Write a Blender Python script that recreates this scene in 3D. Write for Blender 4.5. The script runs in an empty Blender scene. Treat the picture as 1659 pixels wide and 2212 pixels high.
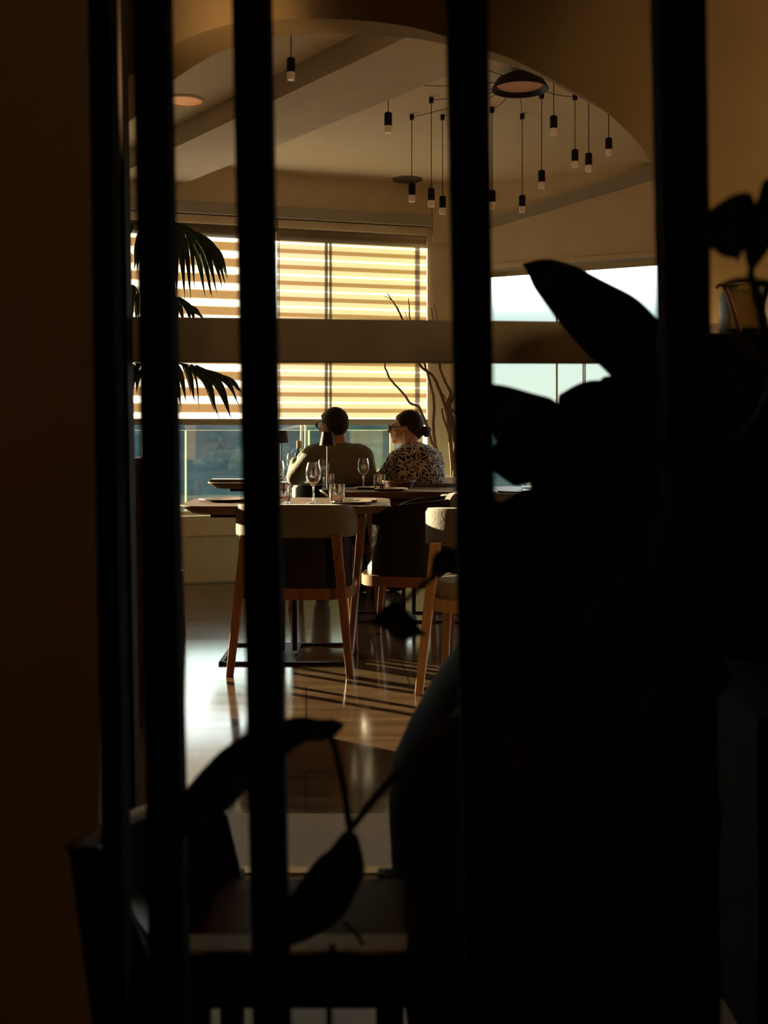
import bpy, bmesh, math, random
from mathutils import Vector, Matrix
random.seed(7)
PI = math.pi
C = bpy.context.scene.collection
scn = bpy.context.scene

# ------------------------------------------------------------------ camera
F, CX, Y0, H = 2400.0, 829.5, 925.0, 1.11      # focal length, centre column and horizon row in pixels; eye height
cam_d = bpy.data.cameras.new('camera'); cam = bpy.data.objects.new('camera', cam_d); C.objects.link(cam)
cam.location = (0, 0, H); cam.rotation_euler = (PI/2, 0, 0)
cam_d.sensor_fit = 'AUTO'; cam_d.sensor_width = 36; cam_d.lens = F/2212*36
cam_d.shift_y = -(1106-Y0)/2212
cam_d.clip_start = .05; cam_d.clip_end = 600
cam_d.dof.use_dof = True; cam_d.dof.focus_distance = 6.9; cam_d.dof.aperture_fstop = 4.6
scn.camera = cam
scn.view_settings.view_transform = 'Standard'; scn.view_settings.look = 'None'
scn.view_settings.gamma = 1; scn.view_settings.use_curve_mapping = False
scn.view_settings.exposure = 0.5
scn.cycles.use_denoising = True
scn.cycles.max_bounces = 9; scn.cycles.diffuse_bounces = 5; scn.cycles.transparent_max_bounces = 16
scn.cycles.caustics_reflective = False; scn.cycles.caustics_refractive = False
scn.cycles.sample_clamp_indirect = 6.0

def at(px, py, d=None, z=None):
    """point of the place seen at a pixel of the photograph, by its distance or its height"""
    if d is None: d = (H-z)*F/(py-Y0)
    return Vector(((px-CX)/F*d, d, H-(py-Y0)/F*d))

# ------------------------------------------------------------------ sky and sun
w = bpy.data.worlds.new('sky'); scn.world = w; w.use_nodes = True
nt = w.node_tree; nt.nodes.clear()
out = nt.nodes.new('ShaderNodeOutputWorld'); bg = nt.nodes.new('ShaderNodeBackground')
tc = nt.nodes.new('ShaderNodeTexCoord'); sx = nt.nodes.new('ShaderNodeSeparateXYZ'); rp = nt.nodes.new('ShaderNodeValToRGB')
nt.links.new(tc.outputs['Generated'], sx.inputs[0]); nt.links.new(sx.outputs['Z'], rp.inputs[0])
nt.links.new(rp.outputs[0], bg.inputs[0]); nt.links.new(bg.outputs[0], out.inputs[0])
els = rp.color_ramp.elements
els[0].position = 0.0; els[0].color = (.70, .80, .68, 1)
els[1].position = .10; els[1].color = (.62, .78, .76, 1)
e = els.new(.15); e.color = (3.3, 3.5, 3.5, 1)
e = els.new(.30); e.color = (3.6, 3.9, 3.9, 1)
e = els.new(.5); e.color = (.55, .7, .85, 1)
bg.inputs[1].default_value = 1.0
SUN_AZ, SUN_EL = math.radians(55), math.radians(7.5)
to_sun = Vector((-math.sin(SUN_AZ)*math.cos(SUN_EL), math.cos(SUN_AZ)*math.cos(SUN_EL), math.sin(SUN_EL)))
sd = bpy.data.lights.new('sun', 'SUN'); sd.energy = 29; sd.color = (1, .78, .49); sd.angle = math.radians(.6)
sun = bpy.data.objects.new('sun', sd); C.objects.link(sun); sun.location = to_sun*20
sun.rotation_euler = to_sun.to_track_quat('Z', 'Y').to_euler()

# ------------------------------------------------------------------ materials
def mat(name, col, rough=.6, metal=0, var=.12, scale=18, bump=0, spec=.5, sheen=0, emit=None, estr=0, stretch=None):
    m = bpy.data.materials.new(name); m.use_nodes = True; n = m.node_tree; b = n.nodes['Principled BSDF']
    b.inputs['Roughness'].default_value = rough; b.inputs['Metallic'].default_value = metal
    b.inputs['Specular IOR Level'].default_value = spec
    if sheen: b.inputs['Sheen Weight'].default_value = sheen
    t = n.nodes.new('ShaderNodeTexCoord'); mp = n.nodes.new('ShaderNodeMapping'); no = n.nodes.new('ShaderNodeTexNoise')
    no.inputs['Scale'].default_value = scale; no.inputs['Detail'].default_value = 5
    if stretch: mp.inputs['Scale'].default_value = stretch
    n.links.new(t.outputs['Object'], mp.inputs[0]); n.links.new(mp.outputs[0], no.inputs['Vector'])
    r = n.nodes.new('ShaderNodeValToRGB'); n.links.new(no.outputs['Fac'], r.inputs[0])
    r.color_ramp.elements[0].position = .3; r.color_ramp.elements[1].position = .7
    r.color_ramp.elements[0].color = tuple(c*(1-var) for c in col)+(1,)
    r.color_ramp.elements[1].color = tuple(min(1, c*(1+var)) for c in col)+(1,)
    n.links.new(r.outputs[0], b.inputs['Base Color'])
    if bump:
        bp = n.nodes.new('ShaderNodeBump'); bp.inputs['Strength'].default_value = bump; bp.inputs['Distance'].default_value = .01
        n.links.new(no.outputs['Fac'], bp.inputs['Height']); n.links.new(bp.outputs[0], b.inputs['Normal'])
    if emit: b.inputs['Emission Color'].default_value = emit+(1,); b.inputs['Emission Strength'].default_value = estr
    return m

def thin_glass(name, tint=(1, 1, 1), ior=1.5, rough=0.0, extra=0.0, bump=0):
    m = bpy.data.materials.new(name); m.use_nodes = True; n = m.node_tree; n.nodes.clear()
    o = n.nodes.new('ShaderNodeOutputMaterial'); mx = n.nodes.new('ShaderNodeMixShader')
    tr = n.nodes.new('ShaderNodeBsdfTransparent'); tr.inputs[0].default_value = tint+(1,)
    gl = n.nodes.new('ShaderNodeBsdfGlossy'); gl.inputs['Roughness'].default_value = rough
    fr = n.nodes.new('ShaderNodeFresnel'); fr.inputs[0].default_value = ior
    ad = n.nodes.new('ShaderNodeMath'); ad.operation = 'ADD'; ad.inputs[1].default_value = extra; ad.use_clamp = True
    n.links.new(fr.outputs[0], ad.inputs[0]); n.links.new(ad.outputs[0], mx.inputs[0])
    n.links.new(tr.outputs[0], mx.inputs[1]); n.links.new(gl.outputs[0], mx.inputs[2]); n.links.new(mx.outputs[0], o.inputs[0])
    if bump:
        no = n.nodes.new('ShaderNodeTexNoise'); no.inputs['Scale'].default_value = 120
        bp = n.nodes.new('ShaderNodeBump'); bp.inputs['Strength'].default_value = bump
        n.links.new(no.outputs[0], bp.inputs['Height']); n.links.new(bp.outputs[0], gl.inputs['Normal'])
    return m

M = {}
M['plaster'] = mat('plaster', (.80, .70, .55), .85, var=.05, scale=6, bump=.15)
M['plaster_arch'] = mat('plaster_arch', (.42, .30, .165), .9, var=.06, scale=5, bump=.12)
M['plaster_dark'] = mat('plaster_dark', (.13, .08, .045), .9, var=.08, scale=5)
M['beam'] = mat('beam_paint', (.70, .61, .50), .85, var=.05, scale=5)
M['cornice'] = mat('cornice_paint', (.45, .42, .38), .8, var=.04)
M['bar'] = mat('black_bar', (.005, .004, .004), .9, var=.2, spec=.1)
M['rail'] = mat('rail_taupe', (.72, .60, .44), .85, var=.05)
M['wood'] = mat('walnut', (.19, .07, .02), .38, var=.3, scale=9, stretch=(6, 6, .8))
M['wood_light'] = mat('light_oak', (.45, .28, .12), .4, var=.15, scale=9, stretch=(6, 6, .8))
M['tabletop'] = mat('tabletop_oak', (.12, .058, .022), .5, var=.25, scale=7, stretch=(.8, 6, 6))
M['dark_leather'] = mat('dark_leather', (.014, .009, .007), .5, var=.2, scale=40, bump=.2, spec=.15)
M['leather_brown'] = mat('brown_leather', (.06, .022, .014), .33, var=.25, scale=30, bump=.15)
M['fabric_light'] = mat('cream_fabric', (.125, .108, .082), .9, var=.12, scale=120, bump=.25, sheen=.3)
M['fabric_grey'] = mat('grey_fabric', (.10, .095, .09), .9, var=.15, scale=120, bump=.2)
M['fabric_olive'] = mat('olive_fabric', (.27, .24, .15), .92, var=.35, scale=260, bump=.4)
M['black_metal'] = mat('black_metal', (.012, .011, .011), .5, 0, var=.1, spec=.25)
M['shade'] = mat('lampshade_brown', (.02, .009, .009), .7, var=.1, spec=.2)
M['gold_frame'] = mat('window_frame_paint', (.62, .58, .36), .45, var=.05)
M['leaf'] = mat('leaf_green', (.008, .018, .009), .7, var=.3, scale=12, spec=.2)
M['palm'] = mat('palm_green', (.022, .045, .012), .5, var=.35, scale=10)
M['stem'] = mat('stem_brown', (.018, .014, .009), .7, var=.2)
M['bark'] = mat('bark', (.17, .105, .06), .9, var=.4, scale=40, bump=.6, stretch=(4, 4, 1))
M['pot_white'] = mat('pot_white', (.80, .77, .70), .6, var=.05)
M['planter'] = mat('planter_red_brown', (.030, .009, .005), .7, var=.25, scale=9, bump=.15, spec=.1)
M['skin'] = mat('skin', (.50, .25, .15), .5, var=.08, scale=25)
M['skin2'] = mat('skin_fair', (.56, .30, .20), .5, var=.08, scale=25)
M['hair'] = mat('hair_brown', (.030, .014, .007), .7, var=.4, scale=60, bump=.5, spec=.15, stretch=(1, 1, .3))
M['hair2'] = mat('hair_dark_brown', (.028, .013, .007), .65, var=.4, scale=60, bump=.5, spec=.2, stretch=(.3, .3, 1))
M['sweater'] = mat('sweater_grey_green', (.19, .19, .155), .95, var=.1, scale=60, bump=.3)
M['jeans'] = mat('blue_jeans', (.05, .07, .11), .9, var=.15, scale=80)
M['trousers'] = mat('dark_trousers', (.02, .02, .022), .9, var=.15, scale=80)
M['bottle'] = thin_glass('green_bottle_glass', (.35, .62, .42), 1.5, .02, .06)
def clear_glass():
    m = bpy.data.materials.new('drinking_glass'); m.use_nodes = True; n = m.node_tree; n.nodes.clear()
    o = n.nodes.new('ShaderNodeOutputMaterial'); mx = n.nodes.new('ShaderNodeMixShader'); mx.inputs[0].default_value = .10
    g = n.nodes.new('ShaderNodeBsdfGlass'); g.inputs['IOR'].default_value = 1.46; g.inputs['Roughness'].default_value = 0
    q = n.nodes.new('ShaderNodeBsdfGlossy'); q.inputs['Roughness'].default_value = .09
    n.links.new(g.outputs[0], mx.inputs[1]); n.links.new(q.outputs[0], mx.inputs[2]); n.links.new(mx.outputs[0], o.inputs[0])
    return m
M['glass'] = clear_glass()
M['pane'] = thin_glass('window_pane', (.96, .98, .97), 1.35)
M['pane_green'] = thin_glass('green_window_pane', (.90, .96, .86), 1.35)
M['balustrade_glass'] = thin_glass('balustrade_glass', (.90, .96, .94), 1.3)
M['edge_glass'] = mat('glass_edge', (.55, .72, .66), .2, var=.03)
M['partition'] = thin_glass('partition_glass', (.97, .96, .94), 1.25)
M['textured_glass'] = thin_glass('rippled_glass', (.75, .70, .55), 1.6, .08, .10, bump=.6)
M['wine'] = thin_glass('white_wine', (.85, .80, .35), 1.33)
M['water'] = thin_glass('water', (.95, .80, .72), 1.33)
M['ceramic'] = mat('plate_ceramic', (.30, .22, .15), .35, var=.1)
M['napkin'] = mat('napkin_linen', (.30, .22, .14), .85, var=.15, scale=90)
M['strap'] = mat('orange_strap', (.42, .14, .035), .5, var=.2)
M['frosted_tip'] = mat('frosted_tip', (.75, .62, .45), .35, var=.05, emit=(1, .62, .30), estr=.05)
M['copper_glow'] = mat('copper_glow', (.30, .10, .035), .5, var=.05, emit=(1, .33, .08), estr=.05)
M['lens_glow'] = mat('lamp_lens', (.6, .3, .12), .5, var=.05, emit=(1, .36, .08), estr=.22)
M['lens_off'] = mat('speaker_grille', (.16, .15, .12), .8, var=.1)
M['hill'] = mat('hill_scrub', (.020, .048, .055), .95, var=.45, scale=.5, bump=0)
M['outdoor_ground'] = mat('terrace_stone', (.10, .12, .13), .9, var=.15, scale=3)
M['stone_light'] = mat('threshold_stone', (.42, .36, .26), .6, var=.06, scale=4)
M['brass'] = mat('brass_strip', (.50, .38, .20), .4, .6, var=.05)
M['seat_leather'] = mat('oxblood_leather', (.08, .018, .009), .6, var=.2, scale=30, bump=.1, spec=.12)
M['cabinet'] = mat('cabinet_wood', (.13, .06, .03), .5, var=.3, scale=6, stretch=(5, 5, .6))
M['ceiling_paint'] = mat('ceiling_paint', (.88, .76, .59), .9, var=.03, scale=5)
M['dark_thing'] = mat('dark_lacquer', (.012, .008, .006), .7, var=.2, spec=.15)

def floor_mat():
    m = mat('polished_floor', (.17, .105, .055), .16, var=.0, scale=1)
    n = m.node_tree; b = n.nodes['Principled BSDF']
    t = n.nodes.new('ShaderNodeTexCoord'); mp = n.nodes.new('ShaderNodeMapping'); mp.inputs['Scale'].default_value = (.5, 5, 1)
    no = n.nodes.new('ShaderNodeTexNoise'); no.inputs['Scale'].default_value = 3; no.inputs['Detail'].default_value = 8
    n.links.new(t.outputs['Object'], mp.inputs[0]); n.links.new(mp.outputs[0], no.inputs['Vector'])
    r = n.nodes.new('ShaderNodeValToRGB'); r.color_ramp.elements[0].color = (.08, .047, .025, 1); r.color_ramp.elements[1].color = (.165, .105, .058, 1)
    r.color_ramp.elements[0].position = .3; r.color_ramp.elements[1].position = .7
    n.links.new(no.outputs[0], r.inputs[0])
    br = n.nodes.new('ShaderNodeTexBrick'); br.offset = .5; br.inputs['Scale'].default_value = 1
    br.inputs['Brick Width'].default_value = .9; br.inputs['Row Height'].default_value = .6; br.inputs['Mortar Size'].default_value = .004
    br.inputs['Color1'].default_value = (1, 1, 1, 1); br.inputs['Color2'].default_value = (.86, .86, .86, 1); br.inputs['Mortar'].default_value = (.35, .35, .35, 1)
    mp2 = n.nodes.new('ShaderNodeMapping'); mp2.inputs['Rotation'].default_value = (0, 0, -.07)
    n.links.new(t.outputs['Object'], mp2.inputs[0]); n.links.new(mp2.outputs[0], br.inputs['Vector'])
    mu = n.nodes.new('ShaderNodeMixRGB'); mu.blend_type = 'MULTIPLY'; mu.inputs[0].default_value = 1
    n.links.new(r.outputs[0], mu.inputs[1]); n.links.new(br.outputs[0], mu.inputs[2]); n.links.new(mu.outputs[0], b.inputs['Base Color'])
    mr = n.nodes.new('ShaderNodeMapRange'); mr.inputs['To Min'].default_value = .07; mr.inputs['To Max'].default_value = .17
    n.links.new(no.outputs[0], mr.inputs[0]); n.links.new(mr.outputs[0], b.inputs['Roughness'])
    bp = n.nodes.new('ShaderNodeBump'); bp.inputs['Strength'].default_value = .02; bp.inputs['Distance'].default_value = .002
    n.links.new(no.outputs[0], bp.inputs['Height']); n.links.new(bp.outputs[0], b.inputs['Normal'])
    b.inputs['IOR'].default_value = 1.8
    return m
M['floor'] = floor_mat()

def blind_mat(name, phase, bands):
    """woven double roller blind: alternating dense and sheer bands, light passes through the cloth"""
    m = bpy.data.materials.new(name); m.use_nodes = True; n = m.node_tree; n.nodes.clear()
    o = n.nodes.new('ShaderNodeOutputMaterial'); tl = n.nodes.new('ShaderNodeBsdfTranslucent'); df = n.nodes.new('ShaderNodeBsdfDiffuse')
    mx = n.nodes.new('ShaderNodeMixShader'); mx.inputs[0].default_value = .30
    t = n.nodes.new('ShaderNodeTexCoord'); s = n.nodes.new('ShaderNodeSeparateXYZ'); n.links.new(t.outputs['Object'], s.inputs[0])
    a = n.nodes.new('ShaderNodeMath'); a.operation = 'ADD'; a.inputs[1].default_value = phase; n.links.new(s.outputs['Z'], a.inputs[0])
    d = n.nodes.new('ShaderNodeMath'); d.operation = 'DIVIDE'; d.inputs[1].default_value = .1165; n.links.new(a.outputs[0], d.inputs[0])
    f = n.nodes.new('ShaderNodeMath'); f.operation = 'FRACT'; n.links.new(d.outputs[0], f.inputs[0])
    r = n.nodes.new('ShaderNodeValToRGB'); r.color_ramp.interpolation = 'LINEAR'; n.links.new(f.outputs[0], r.inputs[0])
    el = r.color_ramp.elements
    el[0].position = bands[0][0]; el[0].color = bands[0][1]+(1,); el[1].position = bands[1][0]; el[1].color = bands[1][1]+(1,)
    for p, c in bands[2:]:
        q = el.new(p); q.color = c+(1,)
    n.links.new(r.outputs[0], tl.inputs[0]); df.inputs[0].default_value = (.45, .38, .28, 1)
    n.links.new(tl.outputs[0], mx.inputs[1]); n.links.new(df.outputs[0], mx.inputs[2]); n.links.new(mx.outputs[0], o.inputs[0])
    return m
T1, T2, T3 = (.37, .30, .22), (.54, .51, .48), (.78, .82, .90)
M['blind_left'] = blind_mat('blind_cloth_wide_stripe', .062, [(0, T1), (.46, T1), (.50, T2), (.58, T3), (.90, T3), (.97, T2), (1, T1)])
M['blind_right'] = blind_mat('blind_cloth_narrow_stripe', .062, [(0, T1), (.24, T1), (.26, T2), (.55, T2), (.58, T3), (.66, T3), (.69, T2), (.98, T2), (1, T1)])

def blouse_mat():
    m = mat('patterned_blouse', (.5, .47, .44), .9, var=0)
    n = m.node_tree; b = n.nodes['Principled BSDF']; t = n.nodes.new('ShaderNodeTexCoord')
    no = n.nodes.new('ShaderNodeTexNoise'); no.inputs['Scale'].default_value = 16; n.links.new(t.outputs['Object'], no.inputs['Vector'])
    mm = n.nodes.new('ShaderNodeMixRGB'); mm.blend_type = 'LINEAR_LIGHT'; mm.inputs[0].default_value = .055
    n.links.new(t.outputs['Object'], mm.inputs[1]); n.links.new(no.outputs['Color'], mm.inputs[2])
    v = n.nodes.new('ShaderNodeTexVoronoi'); v.feature = 'DISTANCE_TO_EDGE'; v.inputs['Scale'].default_value = 34; n.links.new(mm.outputs[0], v.inputs['Vector'])
    r = n.nodes.new('ShaderNodeValToRGB'); r.color_ramp.elements[0].position = .09; r.color_ramp.elements[1].position = .14
    r.color_ramp.elements[0].color = (.62, .56, .50, 1); r.color_ramp.elements[1].color = (.018, .014, .028, 1)
    n.links.new(v.outputs['Distance'], r.inputs[0]); n.links.new(r.outputs[0], b.inputs['Base Color'])
    return m
M['blouse'] = blouse_mat()

# ------------------------------------------------------------------ mesh helpers
class MB:
    def __init__(s): s.bm = bmesh.new()
    def box(s, lo, hi, R=None, T=None):
        xs = [(x, y, z) for x in (lo[0], hi[0]) for y in (lo[1], hi[1]) for z in (lo[2], hi[2])]
        vs = []
        for p in xs:
            p = Vector(p)
            if R is not None: p = R @ p
            if T is not None: p = p + Vector(T)
            vs.append(s.bm.verts.new(p))
        for f in ((0, 1, 3, 2), (4, 6, 7, 5), (0, 4, 5, 1), (2, 3, 7, 6), (0, 2, 6, 4), (1, 5, 7, 3)): s.bm.faces.new([vs[i] for i in f])
        return s
    def hexa(s, a, b):
        """solid between two quads a and b (four points each, same order)"""
        va = [s.bm.verts.new(p) for p in a]; vb = [s.bm.verts.new(p) for p in b]; n = len(va)
        s.bm.faces.new(va); s.bm.faces.new(vb[::-1])
        for i in range(n): s.bm.faces.new((va[i], vb[i], vb[(i+1) % n], va[(i+1) % n]))
        return s
    def tube(s, pts, rad, n=8, flat=1.0, cap=True):
        pts = [Vector(p) for p in pts]
        if not hasattr(rad, '__len__'): rad = [rad]*len(pts)
        rings = []; up = Vector((0, 0, 1)); prev = None
        for i, p in enumerate(pts):
            t = (pts[min(i+1, len(pts)-1)]-pts[max(i-1, 0)])
            t = t.normalized() if t.length > 1e-9 else Vector((0, 0, 1))
            ref = prev if prev is not None else (Vector((1, 0, 0)) if abs(t.z) > .9 else up)
            a = (ref-t*ref.dot(t))
            a = a.normalized() if a.length > 1e-6 else t.orthogonal().normalized()
            prev = a; b = t.cross(a)
            rings.append([s.bm.verts.new(p+a*math.cos(2*PI*k/n)*rad[i]+b*math.sin(2*PI*k/n)*rad[i]*flat) for k in range(n)])
        for r0, r1 in zip(rings, rings[1:]):
            for k in range(n): s.bm.faces.new((r0[k], r0[(k+1) % n], r1[(k+1) % n], r1[k]))
        if cap: s.bm.faces.new(rings[0][::-1]); s.bm.faces.new(rings[-1])
        return s
    def lathe(s, prof, c=(0, 0, 0), n=32, closed=False):
        c = Vector(c); rings = []
        for r, z in prof:
            if r < 1e-6: rings.append([s.bm.verts.new(c+Vector((0, 0, z)))])
            else: rings.append([s.bm.verts.new(c+Vector((r*math.cos(2*PI*k/n), r*math.sin(2*PI*k/n), z))) for k in range(n)])
        pairs = list(zip(rings, rings[1:]))
        if closed: pairs.append((rings[-1], rings[0]))
        for a, b in pairs:
            for k in range(n):
                k2 = (k+1) % n
                if len(a) == 1 and len(b) == 1: continue
                if len(a) == 1: s.bm.faces.new((a[0], b[k], b[k2]))
                elif len(b) == 1: s.bm.faces.new((a[k], a[k2], b[0]))
                else: s.bm.faces.new((a[k], a[k2], b[k2], b[k]))
        return s
    def ell(s, c, r, R=None, nu=20, nv=12):
        c = Vector(c); rings = []
        for j in range(nv+1):
            th = PI*j/nv
            if j in (0, nv):
                p = Vector((0, 0, r[2]*math.cos(th))); p = R @ p if R is not None else p
                rings.append([s.bm.verts.new(c+p)]); continue
            ring = []
            for k in range(nu):
                ph = 2*PI*k/nu
                p = Vector((r[0]*math.sin(th)*math.cos(ph), r[1]*math.sin(th)*math.sin(ph), r[2]*math.cos(th)))
                p = R @ p if R is not None else p
                ring.append(s.bm.verts.new(c+p))
            rings.append(ring)
        for a, b in zip(rings, rings[1:]):
            for k in range(nu):
                k2 = (k+1) % nu
                if len(a) == 1: s.bm.faces.new((a[0], b[k], b[k2]))
                elif len(b) == 1: s.bm.faces.new((a[k], b[0], a[k2]))
                else: s.bm.faces.new((a[k], b[k], b[k2], a[k2]))
        return s
    def limb(s, pts, rad, n=14):
        """tapered limb: tube with a ball at each joint, all closed volumes"""
        for p, r in zip(pts, rad): s.ell(p, (r, r, r), nu=n, nv=8)
        for i in range(len(pts)-1): s.tube([pts[i], pts[i+1]], [rad[i], rad[i+1]], n=n)
        return s
    def build(s, name, m, parent=None, smooth=True, bevel=0, sub=0, solid=0, loc=None):
        bmesh.ops.recalc_face_normals(s.bm, faces=s.bm.faces[:])
        me = bpy.data.meshes.new(name); s.bm.to_mesh(me); s.bm.free()
        o = bpy.data.objects.new(name, me); C.objects.link(o)
        if m is not None: me.materials.append(m)
        if smooth:
            for p in me.polygons: p.use_smooth = True
        if parent is not None: o.parent = parent
        if loc is not None: o.location = loc
        if solid: md = o.modifiers.new('thickness', 'SOLIDIFY'); md.thickness = solid; md.offset = 0
        if bevel: md = o.modifiers.new('bevel', 'BEVEL'); md.width = bevel; md.segments = 2; md.limit_method = 'ANGLE'; md.angle_limit = .6
        if sub: md = o.modifiers.new('subdivision', 'SUBSURF'); md.levels = sub; md.render_levels = sub
        if smooth:
            try: me.set_sharp_from_angle(angle=.7)
            except Exception: pass
        return o

def fuse(mb, name, m, parent=None, voxel=.008, smooth=4):
    """one continuous skin around overlapping volumes"""
    bmesh.ops.recalc_face_normals(mb.bm, faces=mb.bm.faces[:])
    me = bpy.data.meshes.new('tmp'); mb.bm.to_mesh(me); mb.bm.free()
    o = bpy.data.objects.new('tmp', me); C.objects.link(o)
    r = o.modifiers.new('r', 'REMESH'); r.mode = 'VOXEL'; r.voxel_size = voxel
    q = o.modifiers.new('s', 'SMOOTH'); q.iterations = smooth; q.factor = .5
    dg = bpy.context.evaluated_depsgraph_get(); dg.update()
    me2 = bpy.data.meshes.new_from_object(o.evaluated_get(dg)); me2.name = name
    bpy.data.objects.remove(o); bpy.data.meshes.remove(me)
    o2 = bpy.data.objects.new(name, me2); C.objects.link(o2)
    me2.materials.clear(); me2.materials.append(m)
    for p in me2.polygons: p.use_smooth = True
    if parent is not None: o2.parent = parent
    return o2

def tag(o, label=None, cat=None, group=None, kind=None):
    if label: o['label'] = label
    if cat: o['category'] = cat
    if group: o['group'] = group
    if kind: o['kind'] = kind
    return o
def thing(name, label, cat, loc=(0, 0, 0), rz=0, group=None):
    o = bpy.data.objects.new(name, None); C.objects.link(o); o.empty_display_size = .1
    o.location = loc; o.rotation_euler = (0, 0, rz)
    return tag(o, label, cat, group)
def copy_tree(o, parent=None):
    c = o.copy(); C.objects.link(c)
    if parent is not None: c.parent = parent
    for ch in list(o.children): copy_tree(ch, c)
    return c
def dup(o, loc, rz, label, group=None, scale=None):
    c = copy_tree(o); c.location = loc; c.rotation_euler = (0, 0, rz); c['label'] = label
    if group: c['group'] = group
    elif 'group' in c: del c['group']
    if scale: c.scale = scale
    return c
def struct(o): o['kind'] = 'structure'; return o
def spline(pts, n=6):
    P = [Vector(p) for p in pts]; P = [P[0]*2-P[1]]+P+[P[-1]*2-P[-2]]; r = []
    for i in range(1, len(P)-2):
        for k in range(n):
            t = k/n; a, b, c, d = P[i-1], P[i], P[i+1], P[i+2]
            r.append(.5*((2*b)+(c-a)*t+(2*a-5*b+4*c-d)*t*t+(3*b-a-3*c+d)*t**3))
    r.append(P[-2]); return r

# ------------------------------------------------------------------ room shell
CEIL = 2.97
floor = struct(MB().box((-6.5, 3.2, -.1), (6, 9.3, 0)).build('floor', M['floor'], smooth=False))
nf = struct(MB().box((-1.2, -2, -.1), (2.4, 3.2, 0)).build('floor', M['stone_light'], smooth=False))
strip = struct(MB().box((-.84, 2.76, 0), (2.2, 2.80, .006)).build('trim_1', M['brass'], smooth=False))
struct(MB().box((-6.5, 3.15, CEIL), (6, 9.6, CEIL+.1)).build('ceiling', M['ceiling_paint'], smooth=False))
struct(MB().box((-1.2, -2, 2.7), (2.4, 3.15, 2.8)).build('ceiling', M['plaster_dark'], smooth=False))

A1 = math.atan(.31); R1 = Matrix.Rotation(A1, 3, 'Z'); T1o = (0, 8.36, 0)       # window wall, left
def wb(mb, u0, u1, t0, t1, z0, z1): return mb.box((u0, t0, z0), (u1, t1, z1), R1, T1o)
UB0, UB1, UC = -2.04, .345, .58
mb = MB()
wb(mb, -6.6, UC, 0, .30, 0, .473); wb(mb, -6.6, UC, 0, .30, 2.545, 3.0); wb(mb, UB1, UC, 0, .30, .473, 2.545)
wb(mb, UB0-.20, UB0-.08, 0, .30, .473, 2.545); wb(mb, -6.6, -5.2, 0, .3, .473, 2.545)
struct(mb.build('wall_left', M['plaster'], smooth=False))
struct(wb(MB(), -5.6, .36, -.09, 0, 2.635, 2.717).build('trim_2', M['cornice'], smooth=False))
struct(wb(MB(), -5.6, UC, -.035, 0, .344, .485).build('trim_3', M['plaster'], smooth=False))
struct(wb(MB(), .375, UC+.02, -.05, 0, 2.53, CEIL).build('trim_4', M['plaster'], smooth=False))
struct(wb(MB(), -5.6, UC, -.012, 0, 0, .012).build('baseboard_left', M['cornice'], smooth=False))

A2 = -math.atan(.56); R2 = Matrix.Rotation(A2, 3, 'Z'); T2o = (.554, 8.53, 0)   # window wall, right
def wr(mb, u0, u1, t0, t1, z0, z1): return mb.box((u0, t0, z0), (u1, t1, z1), R2, T2o)
mb = MB()
wr(mb, 0, 4.6, 0, .3, 0, .473); wr(mb, 0, 4.6, 0, .3, 2.31, 3.0); wr(mb, 0, .16, 0, .3, .473, 2.31); wr(mb, 3.3, 4.6, 0, .3, .473, 2.31)
struct(mb.build('wall_right', M['plaster'], smooth=False))
struct(wr(MB(), .0, 4.2, -.02, 0, 2.31, 2.345).build('trim_5', M['plaster'], smooth=False))
# slanting cove along the right wall
def rw(px, py):    # point on the right wall seen at a pixel
    u = (px-CX)/F; d = (8.53+.56*.554)/(1+.56*u); return at(px, py, d)
off = Vector((-math.sin(A2), math.cos(A2), 0))*-.05
p = [rw(990, 501), rw(1640, 282), rw(1640, 320), rw(990, 514)]
struct(MB().hexa([q+off*.0 for q in p], [p[0]+off*1.1, p[1]+off*1.1, p[2]+off*.5, p[3]+off*.3]).build('trim_6', M['cornice'], smooth=False))

struct(MB().box((-6.6, 3.15, 0), (-6.4, 7.2, 3)).build('wall_far_left', M['cabinet'], smooth=False))
struct(MB().box((4.3, 3.15, 0), (4.5, 6.9, 3)).build('wall_far_right', M['cabinet'], smooth=False))

# ceiling beam running away to the left
zb = 2.84
def onz(px, py): return at(px, py, (zb-H)*F/(Y0-py))
b0, b1, a0, a1 = onz(585, 320), onz(965, 165), onz(585, 220), onz(875, 88)
dv = (b1-b0).normalized()
q = [b0-dv*1.6, b1+dv*1.2]; w_ = (a0-b0)-dv*((a0-b0).dot(dv))
q2 = [q[1]+w_, q[0]+w_]
lo = [q[0], q[1], q2[0], q2[1]]
struct(MB().hexa(lo, [v+Vector((0, 0, CEIL-zb)) for v in lo]).build('trim_7', M['beam'], smooth=False))

# arch wall between the rooms
AY0, AY1 = 3.15, 3.27
arch_px = [(243, 520), (247, 420), (254, 330), (264, 278), (288, 256), (363, 183), (430, 136), (500, 102), (585, 80), (670, 74), (760, 73), (870, 80), (965, 97),
           (1065, 130), (1134, 152), (1185, 175), (1245, 207), (1315, 246), (1356, 278), (1399, 320), (1426, 355), (1446, 410), (1455, 500)]
ap = [at(x, y, AY1) for x, y in arch_px]
ap = spline([(v.x, v.z, 0) for v in ap], 3); ap = [(v.x, v.y) for v in ap]
mb = MB(); SK = .07      # the opening runs slightly askew through the wall
TOP = CEIL
for (xa, za), (xb, zb2) in zip(ap, ap[1:]):
    mb.hexa([(xa-SK, AY0, za), (xb-SK, AY0, zb2), (xb-SK, AY0, TOP), (xa-SK, AY0, TOP)], [(xa, AY1, za), (xb, AY1, zb2), (xb, AY1, TOP), (xa, AY1, TOP)])
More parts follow.
